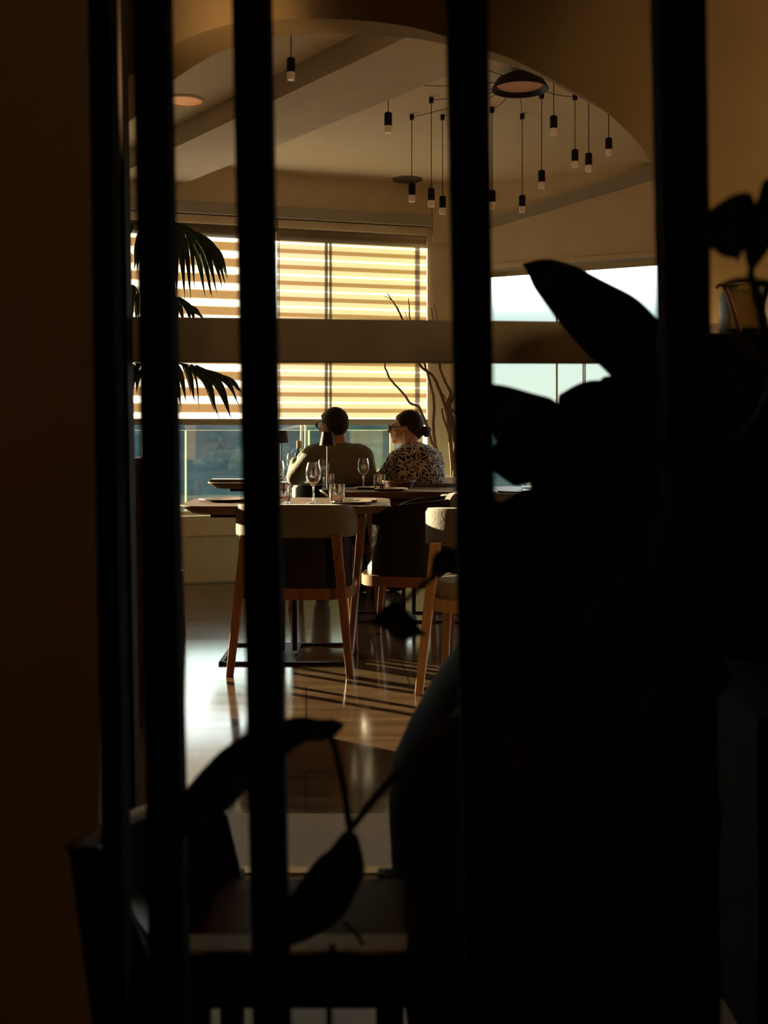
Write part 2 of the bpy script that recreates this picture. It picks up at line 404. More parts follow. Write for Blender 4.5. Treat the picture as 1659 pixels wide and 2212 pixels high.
for xa, xb in ((-6.6, ap[0][0]), (4.5, ap[-1][0])):
    k = xa; j = xb
    mb.hexa([(k, AY0, 0), (j-SK, AY0, 0), (j-SK, AY0, TOP), (k, AY0, TOP)], [(k, AY1, 0), (j, AY1, 0), (j, AY1, TOP), (k, AY1, TOP)])
bmesh.ops.remove_doubles(mb.bm, verts=mb.bm.verts[:], dist=1e-5)
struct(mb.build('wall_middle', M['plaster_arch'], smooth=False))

struct(MB().box((-6.4, AY1, 0), (ap[0][0]-.02, AY1+.02, CEIL)).build('bounce_absorber_left', M['cabinet'], smooth=False))  # unseen dark panel added to soak up sun bouncing off the arch wall
struct(MB().box((ap[-1][0]+.02, AY1, 0), (4.3, AY1+.02, CEIL)).build('bounce_absorber_right', M['cabinet'], smooth=False))  # same added panel on the right, keeps bounced light off the chair backs
# near room
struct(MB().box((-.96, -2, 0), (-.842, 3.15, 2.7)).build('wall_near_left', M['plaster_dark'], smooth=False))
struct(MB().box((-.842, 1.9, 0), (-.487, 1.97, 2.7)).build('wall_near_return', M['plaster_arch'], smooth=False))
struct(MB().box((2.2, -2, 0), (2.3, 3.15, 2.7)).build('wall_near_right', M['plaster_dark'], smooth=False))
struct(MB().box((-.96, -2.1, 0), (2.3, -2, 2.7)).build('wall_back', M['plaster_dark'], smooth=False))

# windows
def frame_window(name, fb, wid, u0, u1, z0, z1, t, posts, thick=.045, panes=None):
    o = thing(name, None, None); o['kind'] = 'structure'
    mb = MB()
    fb(mb, u0, u1, t-.014, t+.014, z0, z0+.035); fb(mb, u0, u1, t-.014, t+.014, z1-.035, z1)
    for u, wd in posts: fb(mb, u-wd/2, u+wd/2, t-.006, t+.006, z0, z1)
    mb.build('frame', M['gold_frame'], o, smooth=False)
    for a, b, mt in panes: fb(MB(), a, b, t-.003, t+.003, z0+.03, z1-.03).build('pane', M[mt], o, smooth=False)
    return o
# the panes meet behind the man and behind the woman
def u_at(px, t):      # position along the left window wall of a column of the photo at depth t
    c, s = math.cos(A1), math.sin(A1); k = (px-CX)/F
    # X = u c - t s ; Y = 8.36 + u s + t c ; X = k Y
    return (k*(8.36+t*c)+t*s)/(c-k*s)
tw = .17
uA, uA2, uB = u_at(651, tw), u_at(660, tw), u_at(846, tw)
frame_window('window_1', wb, 0, UB0-.08, UB1, .473, 2.545, tw, [(UB0-.06, .05), (uA, .016), (uA2, .012), (uB, .030), (UB1-.02, .05)], panes=[(UB0-.08, uA, 'pane'), (uA2, uB, 'pane_green'), (uB, UB1, 'pane')])
frame_window('window_2', wb, 0, -5.2, UB0-.20, .473, 2.545, tw, [(-5.17, .05), (UB0-.22, .05)], panes=[(-5.2, UB0-.2, 'pane')])
def ur(px): 
    k = (px-CX)/F; c, s = math.cos(A2), math.sin(A2); t = tw
    return (k*(8.53+t*c)-.554+t*s)/(c-k*s)
frame_window('window_3', wr, 0, .16, 3.3, .473, 2.31, tw, [(.18, .04), (ur(1203), .012), (ur(1260), .008), (ur(1264), .008), (1.9, .03), (3.28, .04)], panes=[(.16, 3.3, 'pane')])

# ------------------------------------------------------------------ outdoors
mb = MB(); bm = mb.bm; nx, ny = 120, 26; g = []
from mathutils import noise
for j in range(ny):
    row = []
    for i in range(nx):
        X = -170+340*i/(nx-1); Y = 70+60*j/(ny-1)
        t = j/(ny-1)
        z = -9+ (11.2+1.2*noise.noise(Vector((X*.03, 3, 0))))*min(1, t*1.6)**.8 + 1.4*noise.noise(Vector((X*.12, Y*.12, 1))) + .7*noise.noise(Vector((X*.4, Y*.4, 5)))
        row.append(bm.verts.new((X, Y, z)))
    g.append(row)
for j in range(ny-1):
    for i in range(nx-1): bm.faces.new((g[j][i], g[j][i+1], g[j+1][i+1], g[j+1][i]))
tag(mb.build('hillside', M['hill']), kind='structure')
struct(MB().box((-60, 5, -9.5), (60, 75, -9)).build('valley_ground', M['hill'], smooth=False))
struct(MB().box((-9, 8.9, -.3), (7, 10.3, -.12), Matrix.Rotation(0, 3, 'Z')).build('terrace_ground', M['outdoor_ground'], smooth=False))
bal = thing('glass_balustrade', 'frameless clear glass balustrade running along the terrace outside the windows', 'balustrade')
ue = u_at(403, 1.1); u2 = u_at(669, 1.1)
zt = at(600, 930, 9.1).z
for a, b in ((-4.6, ue-.012), (ue, u2-.012), (u2, 1.6)):
    pn = wb(MB(), a, b, 1.1, 1.112, -.12, zt).build('glass_panel', M['balustrade_glass'], bal, smooth=False)
    wb(MB(), a, b, 1.099, 1.113, zt, zt+.004).build('edge', M['edge_glass'], pn, smooth=False)
    wb(MB(), a-.012, a, 1.096, 1.116, -.12, zt).build('edge', M['edge_glass'], pn, smooth=False)

# ------------------------------------------------------------------ blinds
def blind(label, u0, u1, m):
    o = thing('roller_blind', label, 'blind', R1 @ Vector(((u0+u1)/2, -.02, 2.57))+Vector(T1o), A1, None)
    hw = (u1-u0)/2; zt, zb = 0, 1.155-2.57
    MB().box((-hw, .0, zb+.02), (hw, .003, zt)).build('cloth', M[m], o, smooth=False)
    MB().box((-hw, -.03, zt), (hw, .03, zt+.06)).build('headrail', M['plaster'], o, smooth=False, bevel=.006)
    MB().box((-hw-.01, -.012, zb-.022), (hw+.01, .014, zb+.022)).build('bottom_rail', M['cornice'], o, smooth=False, bevel=.004)
    for k in range(1): MB().tube([(-hw+.01, -.03, zt), (-hw+.012, -.03, zb)], .0025, 6).build('pull_cord', M['cornice'], o)
    return o
us = u_at(597, 0)
blind('backlit cream striped roller blind on the left, its bright bands wide, behind the palm', UB0-.05, us-.011, 'blind_left')
blind('backlit yellow striped roller blind with thin bright bands, above the seated couple', us+.0, UB1-.012, 'blind_right')

# ------------------------------------------------------------------ pendant lights, canopy and spots on the ceiling
def pendant(px, top, bot, node, d, label):
    k = d/F; zt = H-(top-Y0)*k; zbm = H-(bot-Y0)*k; X = (px-CX)*k; r = .5*(bot-top)*k*.385
    o = thing('pendant_light', label, 'pendant light', (X, d, zbm), 0, 'slim black pendant lamps hanging from the dining room ceiling')
    L = zt-zbm; tip = L*.34
    MB().lathe([(0, L), (r*.75, L), (r, L-.006), (r, tip), (0, tip)]).build('lamp_body', M['black_metal'], o)
    MB().lathe([(0, tip), (r*.93, tip), (r*.93, 0.002), (r*.85, 0), (0, 0)]).build('diffuser', M['frosted_tip'], o)
    MB().tube([(0, 0, L), (0, 0, CEIL-zbm-.01)], .0022, 6).build('cable', M['black_metal'], o)
    MB().box((-.012, -.012, CEIL-zbm-.03), (.012, .012, CEIL-zbm)).build('ceiling_mount', M['black_metal'], o, smooth=False)
    return o
G = CEIL-H
def dn(py): return G*F/(Y0-py)
PN = [(628.5, 125, 173, None, 4.7, 'pendant lamp at the far left of the cluster, hanging alone just under the arch top'),
      (838.5, 243, 287, None, 5.95, 'pendant lamp with a short cord emerging from behind the diagonal beam'),
      (889.5, 395, 436, 252, dn(248), 'long-corded pendant lamp in front of the round ceiling grille, leftmost of three low ones'),
      (931.5, 407, 447, 215, dn(211), 'middle one of the three low pendant lamps beside the round ceiling grille'),
      (956, 424, 463, 252, dn(248), 'lowest pendant lamp just left of the third black slat'),
      (1063, 411, 450, 236, dn(232), 'pendant lamp half hidden by the right edge of the third black slat'),
      (1128, 422, 459, 250, dn(246), 'lowest pendant lamp under the dark ceiling dome'),
      (1170, 368, 407, 205, dn(201), 'pendant lamp right of and below the dark ceiling dome, above the window corner'),
      (1196, 250, 292, None, 5.6, 'highest pendant lamp beside the dark ceiling dome'),
      (1242, 323, 362, 208, dn(204), 'left one of a close pair of pendant lamps near the arch curve'),
      (1271.5, 331, 371, None, 5.55, 'right one of a close pair of pendant lamps near the arch curve'),
      (1315, 298, 336, None, 5.45, 'rightmost pendant lamp, closest to the curve of the arch')]
dome = at(1123, 186, 5.78)
dm = thing('ceiling_canopy', 'shallow dark dome on the ceiling with copper glow underneath, feeding the lamp cords', 'ceiling light', (dome.x, 5.78, CEIL), 0)
dr = .148
MB().lathe([(0, -.01), (.05, -.012), (dr*.8, -.045), (dr, -.095), (dr, -.10), (dr*.96, -.10), (dr*.78, -.055), (.05, -.025), (0, -.025)], closed=False).build('dome_shell', M['black_metal'], dm)
MB().lathe([(0, -.068), (dr*.80, -.072), (dr*.80, -.078), (0, -.076)]).build('copper_disc', M['copper_glow'], dm)
for i, a in enumerate(PN):
    o = pendant(*a)
    if a[3] is not None or i in (0, 1, 8, 10, 11):
        n0 = Vector((o.location.x, o.location.y, CEIL-.015)); n1 = Vector((dome.x, 5.78, CEIL-.06))
        dvv = (n0-n1); n1 = n1+dvv.normalized()*dr*.85; mid = (n0+n1)/2-Vector((0, 0, .015))
        if dvv.length < 1.6:
            mm = MB().tube([v-o.location for v in spline([n0, mid, n1], 5)], .002, 5).build('feed_cable', M['black_metal'], o)
def spot(px, py, r, m, name, label, cat, group=None):
    d = dn(py); X = (px-CX)/F*d
    o = thing(name, label, cat, (X, d, CEIL), 0, group)
    MB().lathe([(r, 0), (r*1.06, 0), (r*1.06, -.008), (r*.9, -.010), (r*.9, 0)], closed=True).build('trim_ring', M['ceiling_paint'] if m != 'lens_off' else M['lens_off'], o)
    MB().lathe([(0, -.002), (r*.9, -.002), (r*.9, -.006), (0, -.006)]).build('lens' if m != 'lens_off' else 'grille', M[m], o)
spot(400, 216, .105, 'lens_glow', 'recessed_light', 'round recessed ceiling light glowing dim orange at upper left', 'ceiling light')
spot(880, 387, .105, 'lens_off', 'ceiling_speaker', 'round greyish grille set flush in the ceiling behind the lamps', 'speaker')

# ------------------------------------------------------------------ chairs
def make_chair(name, label, cover='fabric_light', shell='dark_leather', cushion='fabric_olive', wood='wood', lower=True, tall=.765, arms=False):
    o = thing(name, label, 'chair')
    rx, ry = .272, .25
    def arc(z0, z1, ra, a0=200, a1=340, th=.03, n=22, drop=0):
        mb = MB(); pr = []
        for i in range(n+1):
            t = i/n; a = math.radians(a0+(a1-a0)*t); e = abs(2*t-1)
            zt = z1-drop*e**(1.5 if arms else 3)-.03*max(0, e-.86)/.14
            # squarish plan
            c, s = math.cos(a), math.sin(a); k = 1/((abs(c)**3.2+abs(s)**3.2)**(1/3.2))
            pr.append((c*k, s*k, zt))
        R = []
        for c, s, zt in pr:
            R.append([mb.bm.verts.new(v) for v in ((c*(rx+ra), s*(ry+ra), z0), (c*(rx+ra), s*(ry+ra), zt-.018), (c*(rx+ra-.010), s*(ry+ra-.010), zt), (c*(rx+ra-th+.01), s*(ry+ra-th+.01), zt), (c*(rx+ra-th), s*(ry+ra-th), zt-.018), (c*(rx+ra-th), s*(ry+ra-th), z0))])
        for a_, b_ in zip(R, R[1:]):
            for k in range(6): mb.bm.faces.new((a_[k], b_[k], b_[(k+1) % 6], a_[(k+1) % 6]))
        mb.bm.faces.new(R[0]); mb.bm.faces.new(R[-1][::-1])
        return mb
    if arms:
        arc(.39, tall-.012, 0, 143, 397, .03, drop=.055).build('backrest', M[shell], o)
        arc(.60, tall+.004, .010, 228, 312, .055, drop=.0).build('back_cover', M[cover], o)
    else:
        arc(.615, tall, .012, 186, 354, .055, drop=.02).build('back_cover', M[cover], o)
        if lower: arc(.39, .64, 0, 205, 335, .03).build('backrest', M[shell], o)
    # curved wooden seat frame
    mb = MB(); n = 32; R = []
    for i in range(n):
        a = 2*PI*i/n; c, s = math.cos(a), math.sin(a); k = 1/((abs(c)**4+abs(s)**4)**.25)
        R.append([mb.bm.verts.new(v) for v in ((c*k*rx, s*k*ry, .335), (c*k*rx, s*k*ry, .387), (c*k*(rx-.03), s*k*(ry-.03), .387), (c*k*(rx-.03), s*k*(ry-.03), .335))])
    for i in range(n):
        a_, b_ = R[i], R[(i+1) % n]
        for k in range(4): mb.bm.faces.new((a_[k], b_[k], b_[(k+1) % 4], a_[(k+1) % 4]))
    mb.build('seat_frame', M[wood], o)
    mb = MB(); R = []
    for f, z in ((.9, .345), (.93, .37), (.93, .42), (.86, .455), (.62, .468), (.3, .472)):
        ring = []
        for i in range(n):
            a = 2*PI*i/n; c, s = math.cos(a), math.sin(a); k = 1/((abs(c)**4+abs(s)**4)**.25)
            ring.append(mb.bm.verts.new((c*k*(rx-.01)*f, s*k*(ry-.01)*f, z)))
        R.append(ring)
    for a_, b_ in zip(R, R[1:]):
        for i in range(n): mb.bm.faces.new((a_[i], a_[(i+1) % n], b_[(i+1) % n], b_[i]))
    mb.bm.faces.new(R[0][::-1]); mb.bm.faces.new(R[-1])
    mb.build('seat_cushion', M[cushion], o)
    for sx in (-1, 1):
        def leg(x0, y0, z0, x1, y1, w0, w1):
            mb = MB()
            a = [(x0+dx*w0, y0+dy*w0, z0) for dx, dy in ((-.5, -.4), (.5, -.4), (.5, .4), (-.5, .4))]
            b = [(x1+dx*w1, y1+dy*w1, 0) for dx, dy in ((-.5, -.4), (.5, -.4), (.5, .4), (-.5, .4))]
            mb.hexa(a, b).build('leg', M[wood], o, smooth=False, bevel=.004)
        leg(sx*.205, -ry-.020, .63, sx*.27, -ry-.055, .045, .032)
        if arms: leg(sx*.288, ry-.045, .69, sx*.30, ry+.015, .045, .032)
        else: leg(sx*.235, ry-.03, .345, sx*.25, ry-.01, .042, .03)
    return o
ch1 = make_chair('dining_chair', 'near dining chair with a sunlit cream cover over the top of its leather back')
ch1.location = (-.405, 5.26, 0); ch1.rotation_euler = (0, 0, -.05)
ch2 = make_chair('dining_chair', 'side-on dining armchair with dark panelled side and orange-brown legs, at the front table', arms=True, tall=.785, cushion='dark_leather')
ch2.location = (.16, 5.66, 0); ch2.rotation_euler = (0, 0, math.radians(77))
chd = make_chair('dining_chair', 'dark dining chair the man in the grey-green sweater sits on', cover='dark_leather', tall=.76)
chd.location = (-.30, 7.10, 0)
ch3 = make_chair('dining_chair', 'sunlit dining chair with pale wood seat ring and olive cushion beside the third slat', cushion='fabric_olive', wood='wood_light', lower=False, tall=.775)
ch3.location = (.475, 4.86, 0); ch3.rotation_euler = (0, 0, -.22)
ch4 = make_chair('dining_chair', "grey dining chair the woman in the patterned blouse sits on", cover='fabric_grey', shell='fabric_grey', cushion='fabric_grey')
ch4.location = (.19, 7.14, 0); ch4.rotation_euler = (0, 0, .2)
ch6 = dup(ch4, (.56, 6.12, 0), .15, 'grey empty dining chair in front of the white plant pot')
ch7 = dup(chd, (-1.32, 5.75, 0), -PI/2, 'black dining chair peeking out right of the second slat, at the front table end')

# ------------------------------------------------------------------ tables
def make_table(label, x0, x1, y0, y1, base=True):
    cx, cy = (x0+x1)/2, (y0+y1)/2; hx, hy = (x1-x0)/2, (y1-y0)/2
    o = thing('dining_table', label, 'table', (cx, cy, 0))
    def rr(hx, hy, r, n=6):
        pts = []
        for sx, sy, a0 in ((1, 1, 0), (-1, 1, 90), (-1, -1, 180), (1, -1, 270)):
            for i in range(n+1):
                a = math.radians(a0+90*i/n); pts.append((sx*(hx-r)+r*math.cos(a), sy*(hy-r)+r*math.sin(a)))
        return pts
    mb = MB(); R = []
    for ins, z in ((.055, .708), (.045, .710), (.003, .742), (0, .746), (.002, .75)):
        R.append([mb.bm.verts.new((x, y, z)) for x, y in rr(hx-ins, hy-ins, .14)])
    n = len(R[0])
    for a, b in zip(R, R[1:]):
        for i in range(n): mb.bm.faces.new((a[i], a[(i+1) % n], b[(i+1) % n], b[i]))
    mb.bm.faces.new(R[0][::-1]); mb.bm.faces.new(R[-1]); mb.build('tabletop', M['tabletop'], o)
    for sx in (-1, 1): MB().box((sx*.03-.011, -.012, .02), (sx*.03+.011, .012, .708)).build('leg', M['black_metal'], o, smooth=False)
    mb = MB(); bx, by = hx*.62, hy*.72
    mb.box((-bx, -by, 0), (bx, -by+.02, .012)); mb.box((-bx, by-.02, 0), (bx, by, .012))
    mb.box((-bx, -by, 0), (-bx+.02, by, .012)); mb.box((bx-.02, -by, 0), (bx, by, .012)); mb.box((-.045, -by, 0), (.045, by, .011))
    mb.build('base_frame', M['black_metal'], o, smooth=False)
    mb = MB().box((-hx*.7, -hy*.7, .69), (hx*.7, hy*.7, .708)); mb.build('apron', M['dark_thing'], o, smooth=False)
    return o
make_table('wooden dining table nearest the view, behind the near cream-topped chair', -.965, .03, 5.12, 5.78)
make_table('middle dining table set with wine glass and tumbler between the couple and the dark chair', -.37, .66, 6.28, 6.74)
make_table('rearmost dining table by the window where the couple sits', -1.18, -.13, 7.30, 7.86)
make_table('dining table right of the third slat, holding a small bowl glass', .66, 1.30, 6.30, 6.90)

# ------------------------------------------------------------------ tableware
ZT = .751
def pt(px, d): return ((px-CX)/F*d, d, ZT)
def wine_glass(px, d, h, label, group=None, fill=None):
    o = thing('wine_glass', label, 'wine glass', pt(px, d), 0, group)
    s = h/.20
    prof = [(0, 0), (.034, .001), (.034, .003), (.008, .006), (.0045, .012), (.004, .075), (.007, .085), (.022, .098), (.036, .118), (.040, .140), (.037, .168), (.029, .20),
            (.028, .20), (.036, .168), (.039, .140), (.035, .119), (.021, .100), (.0, .088)]
    MB().lathe([(r*s, z*s) for r, z in prof], n=36).build('bowl_and_stem', M['glass'], o)
    if fill: MB().lathe([(r*s, z*s) for r, z in ((0, .0885), (.0205, .1005), (.0345, .119), (.037, .131), (0, .131))]).build('wine', M[fill], o)
    return o
def tumbler(px, d, h, w, label, group=None, fill=True, z=0):
    p_ = pt(px, d); o = thing('tumbler', label, 'glass', (p_[0], p_[1], p_[2]+z), 0, group)
    r = w/2
    prof = [(0, 0), (r*.72, 0), (r*.80, .004), (r*.95, h*.35), (r, h*.65), (r*.96, h), (r*.92, h), (r*.96, h*.65), (r*.91, h*.36), (r*.74, .012), (0, .010)]
    MB().lathe(prof, n=36).build('glass_body', M['glass'], o)
    if fill: MB().lathe([(0, .0115), (r*.73, .013), (r*.88, h*.34), (r*.89, h*.42), (0, h*.42)]).build('water', M['water'], o)
    return o
GN, GM = 'glasses on the front table', 'glasses on the middle table'
wine_glass(677, 5.32, .195, 'large wine glass on the front table between two tumblers')
tumbler(728, 5.30, .092, .078, 'right-hand water tumbler on the front table, beside the wooden board')
tumbler(613, 5.30, .092, .078, 'left-hand water tumbler on the front table, at the edge of the wide slat')
wine_glass(600, 5.62, .195, 'wine glass half hidden behind the wide slat left of the tumbler')
wine_glass(698.5, 6.48, .178, 'wine glass behind the large one, in front of the man\'s back')
tumbler(712, 6.62, .088, .062, 'empty tumbler behind the two overlapping wine glasses', fill=False)
wine_glass(785, 6.55, .182, 'wine glass on the middle table between man and woman, catching the sun')
tumbler(819.5, 6.5, .088, .074, 'water tumbler on the middle table in front of the woman\'s sleeve')
wine_glass(630, 7.64, .185, 'glass of white wine by the green bottle on the window table', fill='wine')
tumbler(612, 7.36, .09, .075, 'tumbler on the window table under the left lamp')
tumbler(1141, 6.45, .05, .085, 'low bowl glass on the table right of the third slat', fill=False)
# bottle
bp_ = pt(646, 7.55); o = thing('water_bottle', 'green glass water bottle with foil neck beside the man\'s arm', 'bottle', bp_)
MB().lathe([(0, 0), (.036, 0), (.038, .01), (.038, .13), (.032, .165), (.017, .215), (.0145, .235), (.0145, .262), (0, .262)]).build('glass_body', M['bottle'], o)
MB().lathe([(0, .262), (.0155, .262), (.0155, .232), (.017, .228), (.0175, .222), (.0165, .268), (.0150, .274), (0, .275)]).build('cap', M['napkin'], o)
MB().lathe([(.0386, .04), (.0386, .11), (.0383, .11), (.0383, .04)], closed=True).build('label_band', M['napkin'], o)
# lamps
def table_lamp(px, d, top, bot, hw_t, hw_b, label):
    k = d/F; p0 = pt(px, d); zt = H-(top-Y0)*k-ZT; zb_ = H-(bot-Y0)*k-ZT
    o = thing('table_lamp', label, 'lamp', p0)
    a, b = hw_t*k, hw_b*k
    MB().lathe([(a, zt), (b, zb_), (b-.002, zb_), (a-.002, zt-.002), (0, zt-.002), (0, zt)]).build('lampshade', M['shade'], o)
    MB().tube([(0, 0, .01), (0, 0, zt-.01)], .0045, 8).build('pole', M['black_metal'], o)
    MB().lathe([(0, 0), (.045, 0), (.045, .008), (.012, .014), (0, .014)]).build('base', M['black_metal'], o)
table_lamp(608, 7.5, 930, 956.5, 11.5, 15, 'slim table lamp with brown cone shade standing on the window table')
table_lamp(707.5, 6.34, 933, 962, 12, 17.5, 'slim table lamp with dark cone shade standing in front of the man\'s neck')
# plates, board, napkins
def plate(px, d, r, label, group=None):
    o = MB().lathe([(0, 0), (r*.6, 0), (r, .010), (r*.99, .013), (r*.6, .005), (0, .004)]).build('plate', M['ceramic'], None, loc=pt(px, d)); tag(o, label, 'plate', group)
plate(793, 6.56, .075, 'small brown side plate on the middle table beside the wine glass foot')
plate(845, 6.42, .10, 'brown dinner plate on the middle table behind the tumbler')
plate(487, 5.50, .13, 'dinner plate on the front table near its left end')
plate(760, 5.30, .095, 'dinner plate on the front table right of the tumblers')
o = MB().box((-.06, -.045, 0), (.055, .045, .012)).build('folded_napkin', M['napkin'], None, smooth=False, bevel=.004, loc=(pt(790, 5.42)[0], 5.42, ZT)); tag(o, 'folded napkin at the right end of the front table', 'napkin')
o = MB().box((-.15, -.09, 0), (.15, .09, .018)).build('wooden_board', M['tabletop'], None, smooth=False, bevel=.003, loc=(pt(505, 7.48)[0], 7.48, ZT)); tag(o, 'flat wooden board on the left end of the window table', 'board')
o = thing('bread_basket', 'shallow dark basket with curved rim on the middle table right of the tumbler', 'basket', (pt(862, 6.55)[0], 6.66, ZT))
mb = MB().lathe([(0, 0), (.075, 0), (.095, .034), (.099, .040), (.094, .040), (.073, .006), (0, .005)], n=28); mb.build('basket_shell', M['leather_brown'], o)
MB().tube([(.096*math.cos(a), .096*math.sin(a), .041) for a in [2*PI*i/28 for i in range(29)]], .005, 6, cap=False).build('rim', M['wood'], o)

# ------------------------------------------------------------------ people
def rz(a): return Matrix.Rotation(a, 3, 'Z')
def head(mb, c, yaw, s=1.0):
    """skull, jaw, nose, lips, brow, ears of a head that looks along +Y turned by yaw"""
    R = rz(yaw); c = Vector(c)
    def e(p, r, RR=None): mb.ell(c+R @ (Vector(p)*s), tuple(v*s for v in r), (R @ RR) if RR is not None else R, 20, 14)
    e((0, -.012, .018), (.073, .092, .088)); e((0, .030, -.030), (.060, .064, .078)); e((0, .056, -.086), (.034, .036, .026))
    e((0, .082, .024), (.040, .014, .012)); e((0, .105, -.024), (.014, .022, .013)); e((0, .094, -.004), (.010, .018, .028), Matrix.Rotation(.35, 3, 'X'))
    e((0, .088, -.049), (.021, .014, .008)); e((0, .085, -.063), (.019, .014, .008))
    for sx in (-1, 1):
        e((sx*.073, -.005, -.012), (.008, .018, .030)); e((sx*.040, .062, -.018), (.020, .02, .02)); e((sx*.028, .078, .006), (.011, .008, .007))
def glasses(parent, c, yaw, s=1.0):
    R = rz(yaw); c = Vector(c); mb = MB()
    for sx in (-1, 1):
        ring = [c+R @ (Vector((sx*.032+.025*math.cos(a), .102+.004*math.sin(a), .004+.018*math.sin(a)))*s) for a in [2*PI*i/16 for i in range(17)]]
        mb.tube(ring, .0022, 6, cap=False)
        mb.tube([c+R @ (Vector(p)*s) for p in ((sx*.056, .100, .010), (sx*.074, .06, .008), (sx*.078, .0, .004))], .0022, 6)
    mb.tube([c+R @ (Vector(p)*s) for p in ((-.008, .104, .006), (0, .107, .009), (.008, .104, .006))], .002, 6)
    g_ = mb.build('glasses', M['black_metal'], parent)
    for sx in (-1, 1):
        pr = [c+R @ (Vector((sx*.032+.023*math.cos(a), .103, .004+.016*math.sin(a)))*s) for a in [2*PI*i/16 for i in range(16)]]
        m2 = MB(); m2.bm.faces.new([m2.bm.verts.new(v) for v in pr]); m2.build('lens', M['pane'], g_, solid=.0015)
def hand(mb, wrist, d, n, thumb, L=.17, curl=.5):
    """palm and five bent fingers; d = direction of the hand, n = normal on the back of the hand, thumb = side of the thumb"""
    w_ = Vector(wrist); d = Vector(d).normalized(); n = Vector(n); n = (n-d*n.dot(d)).normalized(); t = n.cross(d)
    if t.dot(Vector(thumb)) < 0: t = -t
    RR = Matrix((t, d, n)).transposed()
    mb.ell(w_+d*L*.28, (L*.23, L*.30, L*.09), RR, 16, 10)
    for i, (o_, l_) in enumerate(((.17, .42), (.06, .46), (-.06, .43), (-.165, .34))):
        p = w_+d*L*.48+t*L*o_; pts = [p]; a = 0
        for f in (.42, .32, .26):
            a += curl*(.6+.1*i); p = p+(d*math.cos(a)-n*math.sin(a))*L*l_*f*1.15; pts.append(p)
        mb.limb(pts, [L*.052, L*.048, L*.043, L*.036], 8)
    p = w_+d*L*.12+t*L*.16; mb.limb([p, p+(d*.55+t*.7-n*.2)*L*.24, p+(d*.9+t*.55-n*.5)*L*.46], [L*.062, L*.054, L*.042], 8)

# man, seen from behind, head turned to the left
man = thing('person', 'man with short brown hair, glasses and grey-green sweater, seated with his back turned', 'person')
hc = Vector((-.324, 7.06, 1.126)); hy = .80
pelv = Vector((-.285, 7.03, .52))
def man_body(mb, g=0, cloth=False):
    mb.ell(pelv, (.165+g, .12+g, .12+g)); mb.ell((-.28, 7.04, .66), (.150+g, .108+g, .16)); mb.ell((-.275, 7.05, .82), (.175+g, .112+g, .17))
    mb.ell((-.28, 7.06, .925), (.165+g, .095+g, .085+g))
    mb.ell((-.40, 7.06, .955), (.085+g, .07+g, .052+g)); mb.ell((-.18, 7.06, .950), (.085+g, .07+g, .052+g))
    # shoulders and arms
    sl, sr = Vector((-.445, 7.07, .935)), Vector((-.135, 7.08, .925))
    mb.limb([sl, (-.565, 7.14, .795), (-.585, 7.34, .83), (-.585, 7.38, .88)], [.062+g, .050+g, .038+g, .030+g*.9])
    mb.limb([sr, (-.095, 7.12, .74), (-.17, 7.36, .79)], [.060+g, .048+g, .034+g])
    mb.ell((-.285, 7.06, .985), (.075+g*.6, .062+g*.6, .045))
mb = MB(); head(mb, hc, hy, 1.0); mb.limb([(-.285, 7.06, .96), (-.295, 7.06, 1.06)], [.055, .051]); man_body(mb)
hand(mb, (-.585, 7.38, .88), (.26, .02, .44), (-.7, 0, .6), (0, -1, 0), .165, .35)
hand(mb, (-.17, 7.36, .79), (-.3, .9, -.05), (0, 0, 1), (-1, 0, 0), .165, .25)
for sx in (-1, 1): mb.limb([pelv+Vector((sx*.09, .03, .0)), (-.285+sx*.14, 7.46, .52), (-.285+sx*.13, 7.44, .09)], [.085, .062, .042]); mb.ell((-.285+sx*.13, 7.50, .045), (.042, .12, .042))
body = fuse(mb, 'body', M['skin'], man, .0048, 2)
mb = MB(); man_body(mb, .014); fuse(mb, 'sweater', M['sweater'], man, .011, 5)
mb = MB(); mb.ell(pelv, (.182, .137, .125))
for sx in (-1, 1): mb.limb([pelv+Vector((sx*.09, .03, .0)), (-.285+sx*.14, 7.46, .52), (-.285+sx*.13, 7.44, .10)], [.102, .078, .056])
fuse(mb, 'jeans', M['jeans'], man, .012, 4)
for sx in (-1, 1): MB().ell((-.285+sx*.13, 7.50, .048), (.047, .13, .045)).build('shoe', M['dark_leather'], man)
mb = MB(); R = rz(hy)
def he(p, r): mb.ell(hc+R @ Vector(p), r, R, 24, 16)
he((0, -.020, .030), (.080, .094, .090)); he((0, -.042, .006), (.076, .066, .070)); he((0, .026, .058), (.062, .054, .036))
fuse(mb, 'hair', M['hair'], man, .006, 3)
glasses(man, hc, hy)

# woman, back half turned, face in profile to the left
wom = thing('person', 'woman with dark hair in a low bun, glasses and floral blouse, face in profile', 'person')
wc = Vector((.140, 7.20, 1.113)); wy = math.radians(84); wp = Vector((.225, 7.14, .52)); 
def wom_body(mb, g=0):
    Rw = rz(.55)
    mb.ell(wp, (.185+g, .15+g, .12+g), Rw); mb.ell((.225, 7.12, .66), (.17+g, .135+g, .15), Rw); mb.ell((.220, 7.11, .80), (.172+g, .13+g, .155), Rw)
    mb.ell((.215, 7.11, .91), (.150+g, .105+g, .09+g), Rw); mb.ell((.14, 7.07, .925), (.085+g, .07+g, .055+g), Rw); mb.ell((.29, 7.16, .92), (.08+g, .07+g, .055+g), Rw)
    mb.limb([(.095, 7.06, .895), (.015, 7.12, .79), (-.075, 7.26, .795)], [.070+g, .052+g, .038+g])
    mb.limb([(.315, 7.18, .88), (.33, 7.30, .72), (.17, 7.42, .79)], [.064+g, .050+g, .036+g])
    mb.ell((.19, 7.13, .985), (.085+g*.5, .07+g*.5, .04))
